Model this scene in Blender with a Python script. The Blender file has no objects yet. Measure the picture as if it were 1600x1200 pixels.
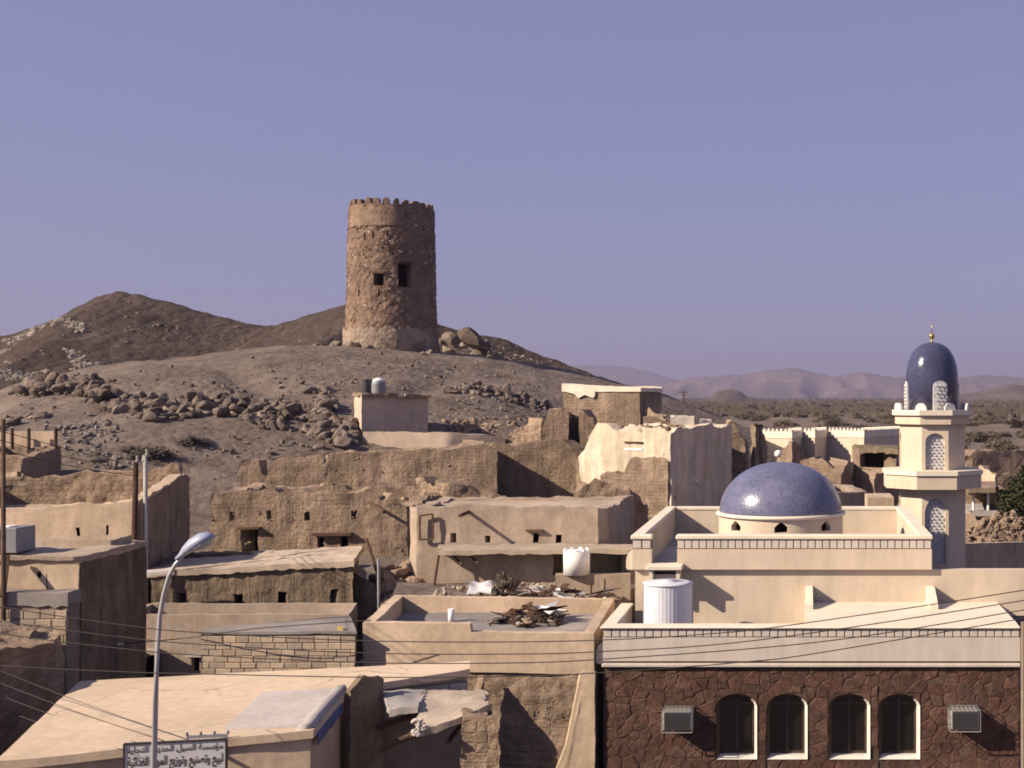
import bpy, bmesh, math, random
import numpy as np
from mathutils import Vector, Matrix, noise

# ------------------------------------------------------------------ camera, sky, sun, exposure
SC = bpy.context.scene
COL = SC.collection
F, PX, PY, CZ = 2000.0, 1252.0, 620.0, 9.5        # focal length and principal point in photo pixels, eye height
cam = bpy.data.cameras.new('camera'); camo = bpy.data.objects.new('camera', cam); COL.objects.link(camo)
camo.location = (0, 0, CZ); camo.rotation_euler = (math.pi/2, 0, 0)
cam.sensor_width = 36.0; cam.lens = 36.0*F/1600.0
cam.shift_x = (800-PX)/1600.0; cam.shift_y = (PY-600)/1600.0
cam.clip_start = 0.1; cam.clip_end = 60000
SC.camera = camo
SUN = Vector((-1.0, -0.48, 0.68)).normalized()     # towards the sun: from the left, a little from the camera's side
world = bpy.data.worlds.new('World'); SC.world = world; world.use_nodes = True
wn = world.node_tree; bg = wn.nodes['Background']
sky = wn.nodes.new('ShaderNodeTexSky'); sky.sky_type = 'NISHITA'; sky.sun_disc = False
sky.sun_elevation = math.asin(SUN.z); sky.sun_rotation = math.atan2(SUN.x, SUN.y)
sky.altitude = 400; sky.air_density = 1.0; sky.dust_density = 1.0; sky.ozone_density = 3.0
tint = wn.nodes.new('ShaderNodeMix'); tint.data_type = 'RGBA'; tint.blend_type = 'MULTIPLY'
tint.inputs['Factor'].default_value = 1.0; tint.inputs['B'].default_value = (0.83, 0.79, 1.20, 1)
gam = wn.nodes.new('ShaderNodeGamma'); gam.inputs['Gamma'].default_value = 0.32
wn.links.new(sky.outputs[0], gam.inputs['Color']); wn.links.new(gam.outputs['Color'], tint.inputs['A']); wn.links.new(tint.outputs['Result'], bg.inputs['Color'])
bg.inputs['Strength'].default_value = 0.15
sl = bpy.data.lights.new('sun', 'SUN'); sl.energy = 5.0; sl.angle = math.radians(0.53); sl.color = (1.0, 0.86, 0.68)
so = bpy.data.objects.new('sun', sl); COL.objects.link(so)
so.rotation_euler = SUN.to_track_quat('Z', 'Y').to_euler(); so.location = SUN*60
SC.view_settings.view_transform = 'Standard'; SC.view_settings.look = 'None'
SC.view_settings.gamma = 1.0; SC.view_settings.exposure = 0.75
SC.cycles.use_denoising = True; SC.cycles.filter_width = 1.8
SC.cycles.max_bounces = 6; SC.cycles.diffuse_bounces = 1; SC.cycles.volume_bounces = 0
SC.cycles.volume_max_steps = 64

R = random.Random(7)
# ------------------------------------------------------------------ helpers
def XX(px, Y): return (px-PX)*Y/F
def ZZ(py, Y): return CZ-(py-PY)*Y/F
def P(px, py, Y): return Vector((XX(px, Y), Y, ZZ(py, Y)))
def PXY(px, Y): return (XX(px, Y), Y)

def thing(name, label, cat, loc=(0, 0, 0), group=None):
    o = bpy.data.objects.new(name, None); COL.objects.link(o)
    o.location = loc; o.empty_display_size = 0.2
    o['label'] = label; o['category'] = cat
    if group: o['group'] = group
    return o
def tag(o, label, cat, group=None):
    o['label'] = label; o['category'] = cat
    if group: o['group'] = group
    return o
def wpos(o):
    v = Vector((0, 0, 0))
    while o is not None:
        v += o.location; o = o.parent
    return v
def link_mesh(name, me, mat, parent=None, world=True, loc=None):
    o = bpy.data.objects.new(name, me); COL.objects.link(o)
    if mat is not None and not me.materials: me.materials.append(mat)
    if parent is not None:
        o.parent = parent
        if world: o.location = -wpos(parent)
    if loc is not None: o.location = loc
    return o

class MB:
    def __init__(s): s.v = []; s.f = []
    def add(s, vs, fs):
        n = len(s.v); s.v += [tuple(x) for x in vs]; s.f += [tuple(i+n for i in f) for f in fs]; return s
    def box(s, x0, x1, y0, y1, z0, z1):
        return s.add([(x0,y0,z0),(x1,y0,z0),(x1,y1,z0),(x0,y1,z0),(x0,y0,z1),(x1,y0,z1),(x1,y1,z1),(x0,y1,z1)],
                     [(0,3,2,1),(4,5,6,7),(0,1,5,4),(1,2,6,5),(2,3,7,6),(3,0,4,7)])
    def bbox(s, x0, x1, y0, y1, z0, z1, b=0.02):     # box with chamfered edges
        vs = []; idx = {}
        for ix, X in enumerate((x0, x1)):
            for iy, Y in enumerate((y0, y1)):
                for iz, Z in enumerate((z0, z1)):
                    dx, dy, dz = (b if ix == 0 else -b), (b if iy == 0 else -b), (b if iz == 0 else -b)
                    for k, p in enumerate(((X, Y+dy, Z+dz), (X+dx, Y, Z+dz), (X+dx, Y+dy, Z))):
                        idx[ix, iy, iz, k] = len(vs); vs.append(p)
        fs = []
        I = lambda a, b_, c, k: idx[a, b_, c, k]
        fs += [(I(0,0,0,0),I(0,0,1,0),I(0,1,1,0),I(0,1,0,0)), (I(1,0,0,0),I(1,1,0,0),I(1,1,1,0),I(1,0,1,0)),
               (I(0,0,0,1),I(1,0,0,1),I(1,0,1,1),I(0,0,1,1)), (I(0,1,0,1),I(0,1,1,1),I(1,1,1,1),I(1,1,0,1)),
               (I(0,0,0,2),I(0,1,0,2),I(1,1,0,2),I(1,0,0,2)), (I(0,0,1,2),I(1,0,1,2),I(1,1,1,2),I(0,1,1,2))]
        for a in (0, 1):
            for c in (0, 1):
                fs.append((I(a,0,c,0),I(a,0,c,2),I(a,1,c,2),I(a,1,c,0)))
                fs.append((I(0,a,c,1),I(1,a,c,1),I(1,a,c,2),I(0,a,c,2)))
                fs.append((I(a,c,0,0),I(a,c,1,0),I(a,c,1,1),I(a,c,0,1)))
                for e in (0, 1): fs.append((I(a,c,e,0),I(a,c,e,1),I(a,c,e,2)))
        return s.add(vs, fs)
    def prism(s, poly, z0, z1):
        n = len(poly); vs = [(p[0], p[1], z0) for p in poly]+[(p[0], p[1], z1) for p in poly]
        fs = [tuple(range(n-1, -1, -1)), tuple(range(n, 2*n))]+[(i, (i+1) % n, n+(i+1) % n, n+i) for i in range(n)]
        return s.add(vs, fs)
    def prism_y(s, poly, y0, y1):                     # poly in x,z extruded along y
        n = len(poly); vs = [(p[0], y0, p[1]) for p in poly]+[(p[0], y1, p[1]) for p in poly]
        fs = [tuple(range(n)), tuple(range(2*n-1, n-1, -1))]+[(i, n+i, n+(i+1) % n, (i+1) % n) for i in range(n)]
        return s.add(vs, fs)
    def lathe(s, prof, seg=32, c=(0, 0, 0), ang0=0.0, cap=True):
        vs = []; fs = []; m = len(prof)
        for k in range(seg):
            a = ang0+2*math.pi*k/seg
            for r, z in prof: vs.append((c[0]+r*math.cos(a), c[1]+r*math.sin(a), c[2]+z))
        for k in range(seg):
            q = (k+1) % seg
            for j in range(m-1): fs.append((k*m+j, q*m+j, q*m+j+1, k*m+j+1))
        if cap:
            fs.append(tuple(k*m for k in range(seg-1, -1, -1))); fs.append(tuple(k*m+m-1 for k in range(seg)))
        return s.add(vs, fs)
    def tube(s, pts, r, seg=8):
        pts = [Vector(p) for p in pts]; n = len(pts)
        rs = r if isinstance(r, (list, tuple)) else [r]*n
        vs = []; fs = []
        for i, p in enumerate(pts):
            d = (pts[min(i+1, n-1)]-pts[max(i-1, 0)]).normalized()
            a = d.cross(Vector((0, 0, 1)))
            if a.length < 0.05: a = d.cross(Vector((0, 1, 0)))
            a.normalize(); b = d.cross(a)
            for k in range(seg):
                t = 2*math.pi*k/seg; vs.append(p+(a*math.cos(t)+b*math.sin(t))*rs[i])
        for i in range(n-1):
            for k in range(seg):
                q = (k+1) % seg; fs.append((i*seg+k, i*seg+q, (i+1)*seg+q, (i+1)*seg+k))
        fs.append(tuple(range(seg-1, -1, -1))); fs.append(tuple((n-1)*seg+k for k in range(seg)))
        return s.add(vs, fs)
    def beam(s, a, b, w, h):                          # rectangular bar from a to b
        a = Vector(a); b = Vector(b); d = (b-a).normalized()
        u = d.cross(Vector((0, 0, 1)))
        if u.length < 0.05: u = Vector((1, 0, 0))
        u.normalize(); v = u.cross(d)
        vs = [p+u*(sx*w/2)+v*(sz*h/2) for p in (a, b) for sx, sz in ((-1,-1),(1,-1),(1,1),(-1,1))]
        return s.add(vs, [(0,1,2,3),(7,6,5,4),(0,4,5,1),(1,5,6,2),(2,6,7,3),(3,7,4,0)])
    def mesh(s, name='mesh', smooth=False):
        me = bpy.data.meshes.new(name); me.from_pydata(s.v, [], s.f); me.validate()
        bm = bmesh.new(); bm.from_mesh(me); bmesh.ops.recalc_face_normals(bm, faces=bm.faces); bm.to_mesh(me); bm.free()
        if smooth: me.polygons.foreach_set('use_smooth', [True]*len(me.polygons))
        return me
    def build(s, name, mat, parent=None, smooth=False):
        return link_mesh(name, s.mesh(name, smooth), mat, parent)

def nvec(p, f): return noise.noise_vector(Vector(p)*f)
def fbm(p, f, o=4): return noise.fractal(Vector(p)*f, 1.0, 2.0, o)

# ------------------------------------------------------------------ materials
def new_mat(name):
    m = bpy.data.materials.new(name); m.use_nodes = True
    nt = m.node_tree; return m, nt, nt.nodes['Principled BSDF']
def _noise(nt, vec, scale, detail=6, rough=0.6, stretch=None):
    if stretch is not None:
        mp = nt.nodes.new('ShaderNodeMapping'); mp.inputs['Scale'].default_value = stretch
        nt.links.new(vec, mp.inputs['Vector']); vec = mp.outputs['Vector']
    n = nt.nodes.new('ShaderNodeTexNoise'); n.inputs['Scale'].default_value = scale
    n.inputs['Detail'].default_value = detail; n.inputs['Roughness'].default_value = rough
    nt.links.new(vec, n.inputs['Vector']); return n.outputs['Fac']
def _ramp(nt, fac, stops):
    r = nt.nodes.new('ShaderNodeValToRGB'); e = r.color_ramp.elements
    while len(e) < len(stops): e.new(0.5)
    for k, (p, c) in enumerate(stops): e[k].position = p; e[k].color = (c[0], c[1], c[2], 1)
    nt.links.new(fac, r.inputs['Fac']); return r.outputs['Color']
def _mix(nt, a, b, fac, mode='MIX'):
    m = nt.nodes.new('ShaderNodeMix'); m.data_type = 'RGBA'; m.blend_type = mode
    for key, val in (('A', a), ('B', b), ('Factor', fac)):
        if isinstance(val, (tuple, list)): m.inputs[key].default_value = (val[0], val[1], val[2], 1)
        elif isinstance(val, (int, float)): m.inputs[key].default_value = val
        else: nt.links.new(val, m.inputs[key])
    return m.outputs['Result']
def _g(v): return (v, v, v)
def earth(name, c1, c2, scale=1.5, bump=0.5, bdist=0.05, streak=0.0, rough=0.95, patch=None, stones=0.0, bscale=8.0, obj_random=None, cracks=0.0, bstreak=0.0, courses=0.0):
    m, nt, bs = new_mat(name)
    geo = nt.nodes.new('ShaderNodeNewGeometry'); pos = geo.outputs['Position']
    col = _ramp(nt, _noise(nt, pos, scale, 9, 0.65), [(0.3, c1), (0.7, c2)])
    if obj_random is not None:
        oi = nt.nodes.new('ShaderNodeObjectInfo')
        col = _mix(nt, col, _ramp(nt, oi.outputs['Random'], obj_random), 1.0, 'MULTIPLY')
    big = _ramp(nt, _noise(nt, pos, scale*0.22, 3, 0.5), [(0.32, _g(0.74)), (0.68, _g(1.12))])
    col = _mix(nt, col, big, 0.8, 'MULTIPLY')
    fine = _ramp(nt, _noise(nt, pos, scale*9, 5, 0.7), [(0.3, _g(0.8)), (0.7, _g(1.15))])
    col = _mix(nt, col, fine, 0.7, 'MULTIPLY')
    if streak > 0:
        st = _ramp(nt, _noise(nt, pos, 1.0, 5, 0.65, (2.4, 2.4, 0.4)), [(0.35, _g(1-streak)), (0.62, _g(1.06))])
        col = _mix(nt, col, st, 0.9, 'MULTIPLY')
    if patch is not None:                              # (colour, threshold, scale): patches of another layer
        pf = _ramp(nt, _noise(nt, pos, patch[2], 7, 0.62), [(patch[1], _g(0)), (patch[1]+0.03, _g(1))])
        col = _mix(nt, col, patch[0], pf)
    if cracks > 0:
        wv = nt.nodes.new('ShaderNodeMix'); wv.data_type = 'VECTOR'; wv.inputs['Factor'].default_value = 0.35
        nn_ = nt.nodes.new('ShaderNodeTexNoise'); nn_.inputs['Scale'].default_value = 1.3; nt.links.new(pos, nn_.inputs['Vector'])
        nt.links.new(pos, wv.inputs['A']); nt.links.new(nn_.outputs['Color'], wv.inputs['B'])
        vc = nt.nodes.new('ShaderNodeTexVoronoi'); vc.feature = 'DISTANCE_TO_EDGE'; vc.inputs['Scale'].default_value = 0.75; nt.links.new(wv.outputs['Result'], vc.inputs['Vector'])
        cl = _ramp(nt, vc.outputs['Distance'], [(0.0, _g(1-cracks)), (0.012, _g(1.0))])
        gate = _ramp(nt, _noise(nt, pos, 0.45, 3, 0.5), [(0.48, _g(0)), (0.56, _g(1))])
        col = _mix(nt, col, _mix(nt, (1, 1, 1), cl, gate), 1.0, 'MULTIPLY')
    nt.links.new(col, bs.inputs['Base Color'])
    bs.inputs['Roughness'].default_value = rough; bs.inputs['Specular IOR Level'].default_value = 0.15
    h = _noise(nt, pos, bscale, 10, 0.68)
    if courses > 0:
        sx_ = nt.nodes.new('ShaderNodeSeparateXYZ'); nt.links.new(pos, sx_.inputs[0])
        ax = nt.nodes.new('ShaderNodeMath'); ax.operation = 'MULTIPLY_ADD'; nt.links.new(sx_.outputs['Y'], ax.inputs[0]); ax.inputs[1].default_value = 0.8; nt.links.new(sx_.outputs['X'], ax.inputs[2])
        wob = nt.nodes.new('ShaderNodeMath'); wob.operation = 'MULTIPLY_ADD'; nt.links.new(_noise(nt, pos, 1.4, 3, 0.5), wob.inputs[0]); wob.inputs[1].default_value = 0.25; nt.links.new(sx_.outputs['Z'], wob.inputs[2])
        cv = nt.nodes.new('ShaderNodeCombineXYZ'); nt.links.new(ax.outputs[0], cv.inputs['X']); nt.links.new(wob.outputs[0], cv.inputs['Y'])
        bk_ = nt.nodes.new('ShaderNodeTexBrick'); bk_.inputs['Scale'].default_value = 1.0; bk_.inputs['Brick Width'].default_value = 0.42; bk_.inputs['Row Height'].default_value = 0.16; bk_.inputs['Mortar Size'].default_value = 0.018; bk_.inputs['Mortar Smooth'].default_value = 0.6
        nt.links.new(cv.outputs[0], bk_.inputs['Vector'])
        gt = _ramp(nt, _noise(nt, pos, 0.7, 4, 0.6), [(0.45, _g(0)), (0.6, _g(1))])
        mk_ = nt.nodes.new('ShaderNodeMath'); mk_.operation = 'MULTIPLY'; nt.links.new(bk_.outputs['Fac'], mk_.inputs[0]); nt.links.new(gt, mk_.inputs[1])
        ac_ = nt.nodes.new('ShaderNodeMath'); ac_.operation = 'MULTIPLY_ADD'; nt.links.new(mk_.outputs[0], ac_.inputs[0]); ac_.inputs[1].default_value = -courses; nt.links.new(h, ac_.inputs[2]); h = ac_.outputs[0]
    if bstreak > 0:
        a2 = nt.nodes.new('ShaderNodeMath'); a2.operation = 'MULTIPLY_ADD'
        nt.links.new(_noise(nt, pos, 1.0, 6, 0.6, (6.0, 6.0, 0.55)), a2.inputs[0]); a2.inputs[1].default_value = bstreak; nt.links.new(h, a2.inputs[2]); h = a2.outputs[0]
    if stones > 0:
        vo = nt.nodes.new('ShaderNodeTexVoronoi'); vo.inputs['Scale'].default_value = bscale*0.6
        nt.links.new(pos, vo.inputs['Vector'])
        ad = nt.nodes.new('ShaderNodeMath'); ad.operation = 'MULTIPLY_ADD'
        nt.links.new(vo.outputs['Distance'], ad.inputs[0]); ad.inputs[1].default_value = -stones; nt.links.new(h, ad.inputs[2]); h = ad.outputs[0]
    b = nt.nodes.new('ShaderNodeBump'); b.inputs['Strength'].default_value = bump; b.inputs['Distance'].default_value = bdist
    nt.links.new(h, b.inputs['Height']); nt.links.new(b.outputs['Normal'], bs.inputs['Normal'])
    return m
def paint(name, c, rough=0.6, metal=0.0, var=0.12, scale=3.0, spec=0.4, bump=0.08, obj_random=None, streak=0.0):
    m, nt, bs = new_mat(name)
    geo = nt.nodes.new('ShaderNodeNewGeometry'); pos = geo.outputs['Position']
    col = _ramp(nt, _noise(nt, pos, scale, 7, 0.65), [(0.3, tuple(x*(1-var) for x in c)), (0.7, tuple(min(1, x*(1+var*0.6)) for x in c))])
    if obj_random is not None:
        oi = nt.nodes.new('ShaderNodeObjectInfo')
        col = _mix(nt, col, _ramp(nt, oi.outputs['Random'], obj_random), 1.0, 'MULTIPLY')
    if streak > 0:
        st = _ramp(nt, _noise(nt, pos, 1.0, 5, 0.65, (3.0, 3.0, 0.45)), [(0.35, _g(1-streak)), (0.6, _g(1.0))])
        col = _mix(nt, col, st, 1.0, 'MULTIPLY')
    nt.links.new(col, bs.inputs['Base Color'])
    bs.inputs['Roughness'].default_value = rough; bs.inputs['Metallic'].default_value = metal; bs.inputs['Specular IOR Level'].default_value = spec
    if bump > 0:
        b = nt.nodes.new('ShaderNodeBump'); b.inputs['Strength'].default_value = bump; b.inputs['Distance'].default_value = 0.02
        nt.links.new(_noise(nt, pos, scale*12, 6, 0.6), b.inputs['Height']); nt.links.new(b.outputs['Normal'], bs.inputs['Normal'])
    return m
def attr_stone(name, stops, rough=0.95, bump=0.5, bscale=14):
    m, nt, bs = new_mat(name)
    geo = nt.nodes.new('ShaderNodeNewGeometry'); pos = geo.outputs['Position']
    at = nt.nodes.new('ShaderNodeAttribute'); at.attribute_name = 'tint'
    col = _ramp(nt, at.outputs['Fac'], stops)
    fine = _ramp(nt, _noise(nt, pos, 9, 7, 0.7), [(0.3, _g(0.72)), (0.7, _g(1.2))])
    col = _mix(nt, col, fine, 0.9, 'MULTIPLY')
    nt.links.new(col, bs.inputs['Base Color']); bs.inputs['Roughness'].default_value = rough; bs.inputs['Specular IOR Level'].default_value = 0.15
    b = nt.nodes.new('ShaderNodeBump'); b.inputs['Strength'].default_value = bump; b.inputs['Distance'].default_value = 0.04
    nt.links.new(_noise(nt, pos, bscale, 8, 0.65), b.inputs['Height']); nt.links.new(b.outputs['Normal'], bs.inputs['Normal'])
    return m
M = {}
M['ground'] = earth('ground_earth', (0.112, 0.084, 0.068), (0.228, 0.179, 0.148), 0.45, 0.9, 0.14, bscale=3.0, stones=0.8, patch=((0.15, 0.115, 0.094), 0.60, 0.16))
M['brown_hill'] = earth('brown_hill_earth', (0.055, 0.038, 0.030), (0.10, 0.071, 0.056), 0.10, 0.9, 0.5, patch=((0.20, 0.165, 0.135), 0.64, 0.05), bscale=1.2, stones=0.8)
M['far'] = earth('mountain_rock', (0.12, 0.09, 0.08), (0.22, 0.16, 0.14), 0.004, 0.6, 30.0, bscale=0.02)
M['farhill'] = earth('far_hill_rock', (0.09, 0.07, 0.06), (0.15, 0.115, 0.095), 0.02, 0.6, 6.0, bscale=0.06)
M['mud'] = earth('mud_wall', (0.22, 0.155, 0.11), (0.40, 0.29, 0.21), 1.6, 0.8, 0.09, streak=0.28, bscale=7, stones=0.25, bstreak=0.7, courses=0.5)
M['mud_drip'] = earth('mud_rain_eroded', (0.16, 0.118, 0.085), (0.33, 0.245, 0.17), 2.0, 0.9, 0.1, streak=0.5, bscale=7, bstreak=1.2)
M['mud_rough'] = earth('mud_rubble', (0.21, 0.15, 0.105), (0.42, 0.30, 0.215), 2.2, 1.0, 0.11, bscale=6, stones=0.7, courses=0.5)
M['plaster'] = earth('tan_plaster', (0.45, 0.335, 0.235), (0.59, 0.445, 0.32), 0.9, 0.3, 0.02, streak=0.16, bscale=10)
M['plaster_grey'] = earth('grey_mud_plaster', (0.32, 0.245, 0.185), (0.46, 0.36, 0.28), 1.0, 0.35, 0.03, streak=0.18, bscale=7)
M['plaster_pale'] = earth('pale_plaster', (0.50, 0.385, 0.29), (0.62, 0.485, 0.37), 0.8, 0.25, 0.02, streak=0.08, bscale=9)
M['limewash'] = earth('white_limewash', (0.60, 0.48, 0.36), (0.76, 0.64, 0.49), 0.8, 0.4, 0.03, streak=0.28, bscale=7, patch=((0.30, 0.22, 0.155), 0.65, 0.7))
M['roof'] = earth('mud_roof', (0.35, 0.27, 0.20), (0.50, 0.40, 0.31), 1.2, 0.5, 0.03, bscale=7)
M['roof_tan'] = earth('tan_roof_screed', (0.45, 0.345, 0.245), (0.58, 0.445, 0.325), 0.55, 0.25, 0.015, bscale=9, cracks=0.45)
M['roof_grey'] = earth('grey_roof_screed', (0.20, 0.175, 0.16), (0.31, 0.27, 0.25), 1.3, 0.4, 0.02, bscale=9)
M['concrete'] = earth('concrete_grey', (0.30, 0.27, 0.25), (0.45, 0.41, 0.385), 1.5, 0.3, 0.015, bscale=14)
M['slab_tan'] = earth('broken_slab_plaster', (0.33, 0.265, 0.205), (0.47, 0.38, 0.30), 1.2, 0.4, 0.02, bscale=12)
M['concrete_pale'] = earth('concrete_pale', (0.40, 0.35, 0.32), (0.52, 0.455, 0.415), 0.9, 0.2, 0.01, bscale=12)
M['block'] = earth('cement_block', (0.43, 0.33, 0.24), (0.55, 0.43, 0.32), 2.0, 0.5, 0.02, bscale=20, obj_random=[(0.0, (0.72, 0.72, 0.74)), (0.5, (0.95, 0.93, 0.92)), (1.0, (1.12, 1.08, 1.04))])
M['mortar'] = earth('mortar_dark', (0.19, 0.145, 0.11), (0.29, 0.225, 0.175), 3, 0.5, 0.02, bscale=16)
M['mosque'] = paint('cream_render', (0.62, 0.505, 0.385), 0.85, var=0.09, scale=0.9, spec=0.15, bump=0.15, streak=0.13)
M['mosque_white'] = paint('cream_coping', (0.74, 0.64, 0.51), 0.8, var=0.10, scale=1.6, spec=0.2, bump=0.1, streak=0.08)
M['mosque_panel'] = paint('grey_cream_panel', (0.58, 0.505, 0.43), 0.85, var=0.09, scale=1.0, spec=0.15, streak=0.15)
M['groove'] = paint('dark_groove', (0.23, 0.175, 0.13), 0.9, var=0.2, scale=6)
M['facing_stone'] = earth('facing_stone', (0.062, 0.039, 0.031), (0.15, 0.091, 0.069), 9.0, 0.9, 0.03, bscale=16,
                          obj_random=[(0.0, (0.8, 0.78, 0.78)), (0.3, (0.98, 0.86, 0.82)), (0.6, (1.1, 0.92, 0.85)), (0.9, (1.05, 1.05, 1.02)), (1.0, (1.45, 1.3, 1.2))])
M['stone_mortar'] = earth('stone_mortar', (0.065, 0.043, 0.034), (0.115, 0.076, 0.059), 5.0, 0.5, 0.02, bscale=20)
M['tower'] = earth('tower_rubble', (0.15, 0.098, 0.07), (0.28, 0.19, 0.137), 1.2, 0.9, 0.12, bscale=4, stones=0.8)
M['tower_base'] = earth('tower_base_render', (0.23, 0.17, 0.13), (0.38, 0.29, 0.225), 1.5, 0.9, 0.1, bscale=5, stones=0.8)
M['tower_render'] = earth('tower_mud_render', (0.19, 0.128, 0.09), (0.36, 0.25, 0.18), 1.8, 0.8, 0.08, bscale=6, stones=0.4)
M['tower_stone'] = attr_stone('tower_stone', [(0.0, (0.13, 0.088, 0.066)), (0.45, (0.20, 0.135, 0.10)), (0.8, (0.27, 0.185, 0.135)), (0.93, (0.33, 0.245, 0.18)), (1.0, (0.50, 0.40, 0.31))])
M['rock'] = earth('boulder_rock', (0.19, 0.145, 0.115), (0.36, 0.285, 0.225), 1.5, 0.8, 0.08, bscale=5, obj_random=[(0, _g(0.6)), (0.6, _g(0.95)), (1.0, _g(1.3))])
M['pale_rock'] = earth('pale_outcrop_rock', (0.20, 0.165, 0.135), (0.33, 0.275, 0.225), 0.8, 0.8, 0.1, bscale=3)
M['rock_dark'] = earth('dark_boulder_rock', (0.11, 0.085, 0.07), (0.24, 0.185, 0.15), 1.2, 0.9, 0.1, bscale=4, obj_random=[(0, _g(0.65)), (1.0, _g(1.2))])
M['scree'] = earth('scree_rock', (0.15, 0.125, 0.112), (0.27, 0.23, 0.21), 2.0, 0.8, 0.06, bscale=6, obj_random=[(0, _g(0.55)), (1.0, _g(1.25))])
M['wood'] = earth('weathered_wood', (0.075, 0.045, 0.03), (0.15, 0.095, 0.065), 6, 0.5, 0.01, bscale=25)
M['wood_dark'] = earth('brown_pole_wood', (0.055, 0.028, 0.018), (0.10, 0.055, 0.036), 6, 0.4, 0.01, bscale=25)
M['wood_pale'] = earth('pale_wood', (0.26, 0.195, 0.14), (0.38, 0.29, 0.21), 6, 0.4, 0.01, bscale=25)
M['metal_grey'] = paint('galvanised_steel', (0.42, 0.41, 0.42), 0.45, 0.5, 0.1, 4)
M['lamp_shell'] = paint('lamp_shell', (0.29, 0.32, 0.41), 0.5, 0.05, 0.08, 4)
M['lamp_glass'] = paint('lamp_bowl', (0.46, 0.44, 0.42), 0.2, 0.0, 0.05, 4)
M['tank_blue'] = paint('bluish_white_tank', (0.62, 0.61, 0.66), 0.5, 0.0, 0.06, 2, streak=0.08)
M['tank_white'] = paint('white_tank', (0.82, 0.79, 0.76), 0.5, 0.0, 0.05, 2)
M['tank_grey'] = paint('grey_tank', (0.22, 0.215, 0.235), 0.6, 0.2, 0.12, 2)
M['frame_white'] = paint('window_surround_paint', (0.60, 0.56, 0.50), 0.7, var=0.15)
M['white'] = paint('white_paint', (0.83, 0.79, 0.73), 0.6, var=0.05)
M['dark'] = paint('dark_glass', (0.012, 0.010, 0.010), 0.15, var=0.1, spec=0.5, bump=0)
M['wood_and_jamb_shade'] = paint('casement_wood_and_jamb_shade', (0.055, 0.036, 0.026), 0.5, var=0.25, scale=6)  # casement wood; also stands in for shade on left jambs and arch heads
M['ac'] = paint('air_conditioner_case', (0.36, 0.33, 0.31), 0.5, 0.2, 0.12, 5)
M['cage_wire'] = paint('cage_wire', (0.30, 0.285, 0.27), 0.6, 0.2, 0.15, 8)
M['ac_dark'] = paint('air_conditioner_grille', (0.055, 0.05, 0.052), 0.5, 0.2, 0.15, 12)
M['wire'] = paint('wire_black', (0.035, 0.028, 0.025), 0.7, var=0.1)
M['sign'] = paint('sign_white', (0.58, 0.55, 0.54), 0.5, var=0.06, scale=5)
M['ink'] = paint('sign_black', (0.03, 0.025, 0.025), 0.6, var=0.05)
M['ink_red'] = paint('sign_red', (0.45, 0.07, 0.06), 0.6, var=0.1)
M['gold'] = paint('gilt_brass', (0.55, 0.40, 0.16), 0.3, 0.9, 0.1, 5)
M['lattice'] = paint('lattice_white', (0.60, 0.575, 0.56), 0.7, var=0.1, scale=9)
M['leaf_grey'] = earth('grey_twig', (0.09, 0.075, 0.062), (0.16, 0.135, 0.112), 0.8, 0.1, 0.01)
M['leaf'] = earth('dry_leaf', (0.082, 0.064, 0.047), (0.165, 0.131, 0.099), 0.8, 0.1, 0.01, obj_random=[(0, _g(0.7)), (1, _g(1.35))])
M['leaf_green'] = earth('green_leaf', (0.022, 0.026, 0.011), (0.05, 0.056, 0.026), 1.2, 0.1, 0.01)
M['plastic_blue'] = paint('blue_plastic', (0.07, 0.09, 0.22), 0.5, var=0.2)
M['thatch'] = earth('palm_thatch', (0.10, 0.075, 0.05), (0.26, 0.20, 0.14), 8, 0.9, 0.04, bscale=20)
def dome_tile():
    m, nt, bs = new_mat('blue_dome_tile')
    geo = nt.nodes.new('ShaderNodeNewGeometry'); pos = geo.outputs['Position']
    vo = nt.nodes.new('ShaderNodeTexVoronoi'); vo.inputs['Scale'].default_value = 22
    nt.links.new(pos, vo.inputs['Vector'])
    col = _ramp(nt, _noise(nt, pos, 1.6, 6, 0.6), [(0.3, (0.095, 0.10, 0.165)), (0.7, (0.14, 0.14, 0.215))])
    sep = nt.nodes.new('ShaderNodeSeparateColor'); nt.links.new(vo.outputs['Color'], sep.inputs['Color'])
    col = _mix(nt, col, _ramp(nt, sep.outputs['Red'], [(0, _g(0.74)), (1, _g(1.25))]), 0.75, 'MULTIPLY')
    nt.links.new(col, bs.inputs['Base Color'])
    bs.inputs['Roughness'].default_value = 0.27; bs.inputs['Specular IOR Level'].default_value = 0.5
    b = nt.nodes.new('ShaderNodeBump'); b.inputs['Strength'].default_value = 0.25; b.inputs['Distance'].default_value = 0.01
    nt.links.new(vo.outputs['Distance'], b.inputs['Height']); nt.links.new(b.outputs['Normal'], bs.inputs['Normal'])
    return m
M['dome'] = dome_tile()
def dome_dark():
    m = M['dome'].copy(); m.name = 'deep_blue_dome_tile'
    for n in m.node_tree.nodes:
        if n.type == 'VALTORGB' and n.color_ramp.elements[0].color[2] > n.color_ramp.elements[0].color[0]*1.5:
            n.color_ramp.elements[0].color = (0.042, 0.044, 0.085, 1); n.color_ramp.elements[1].color = (0.06, 0.062, 0.115, 1)
        if n.type == 'BSDF_PRINCIPLED': n.inputs['Roughness'].default_value = 0.16
    return m
M['dome_dark'] = dome_dark()

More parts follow.
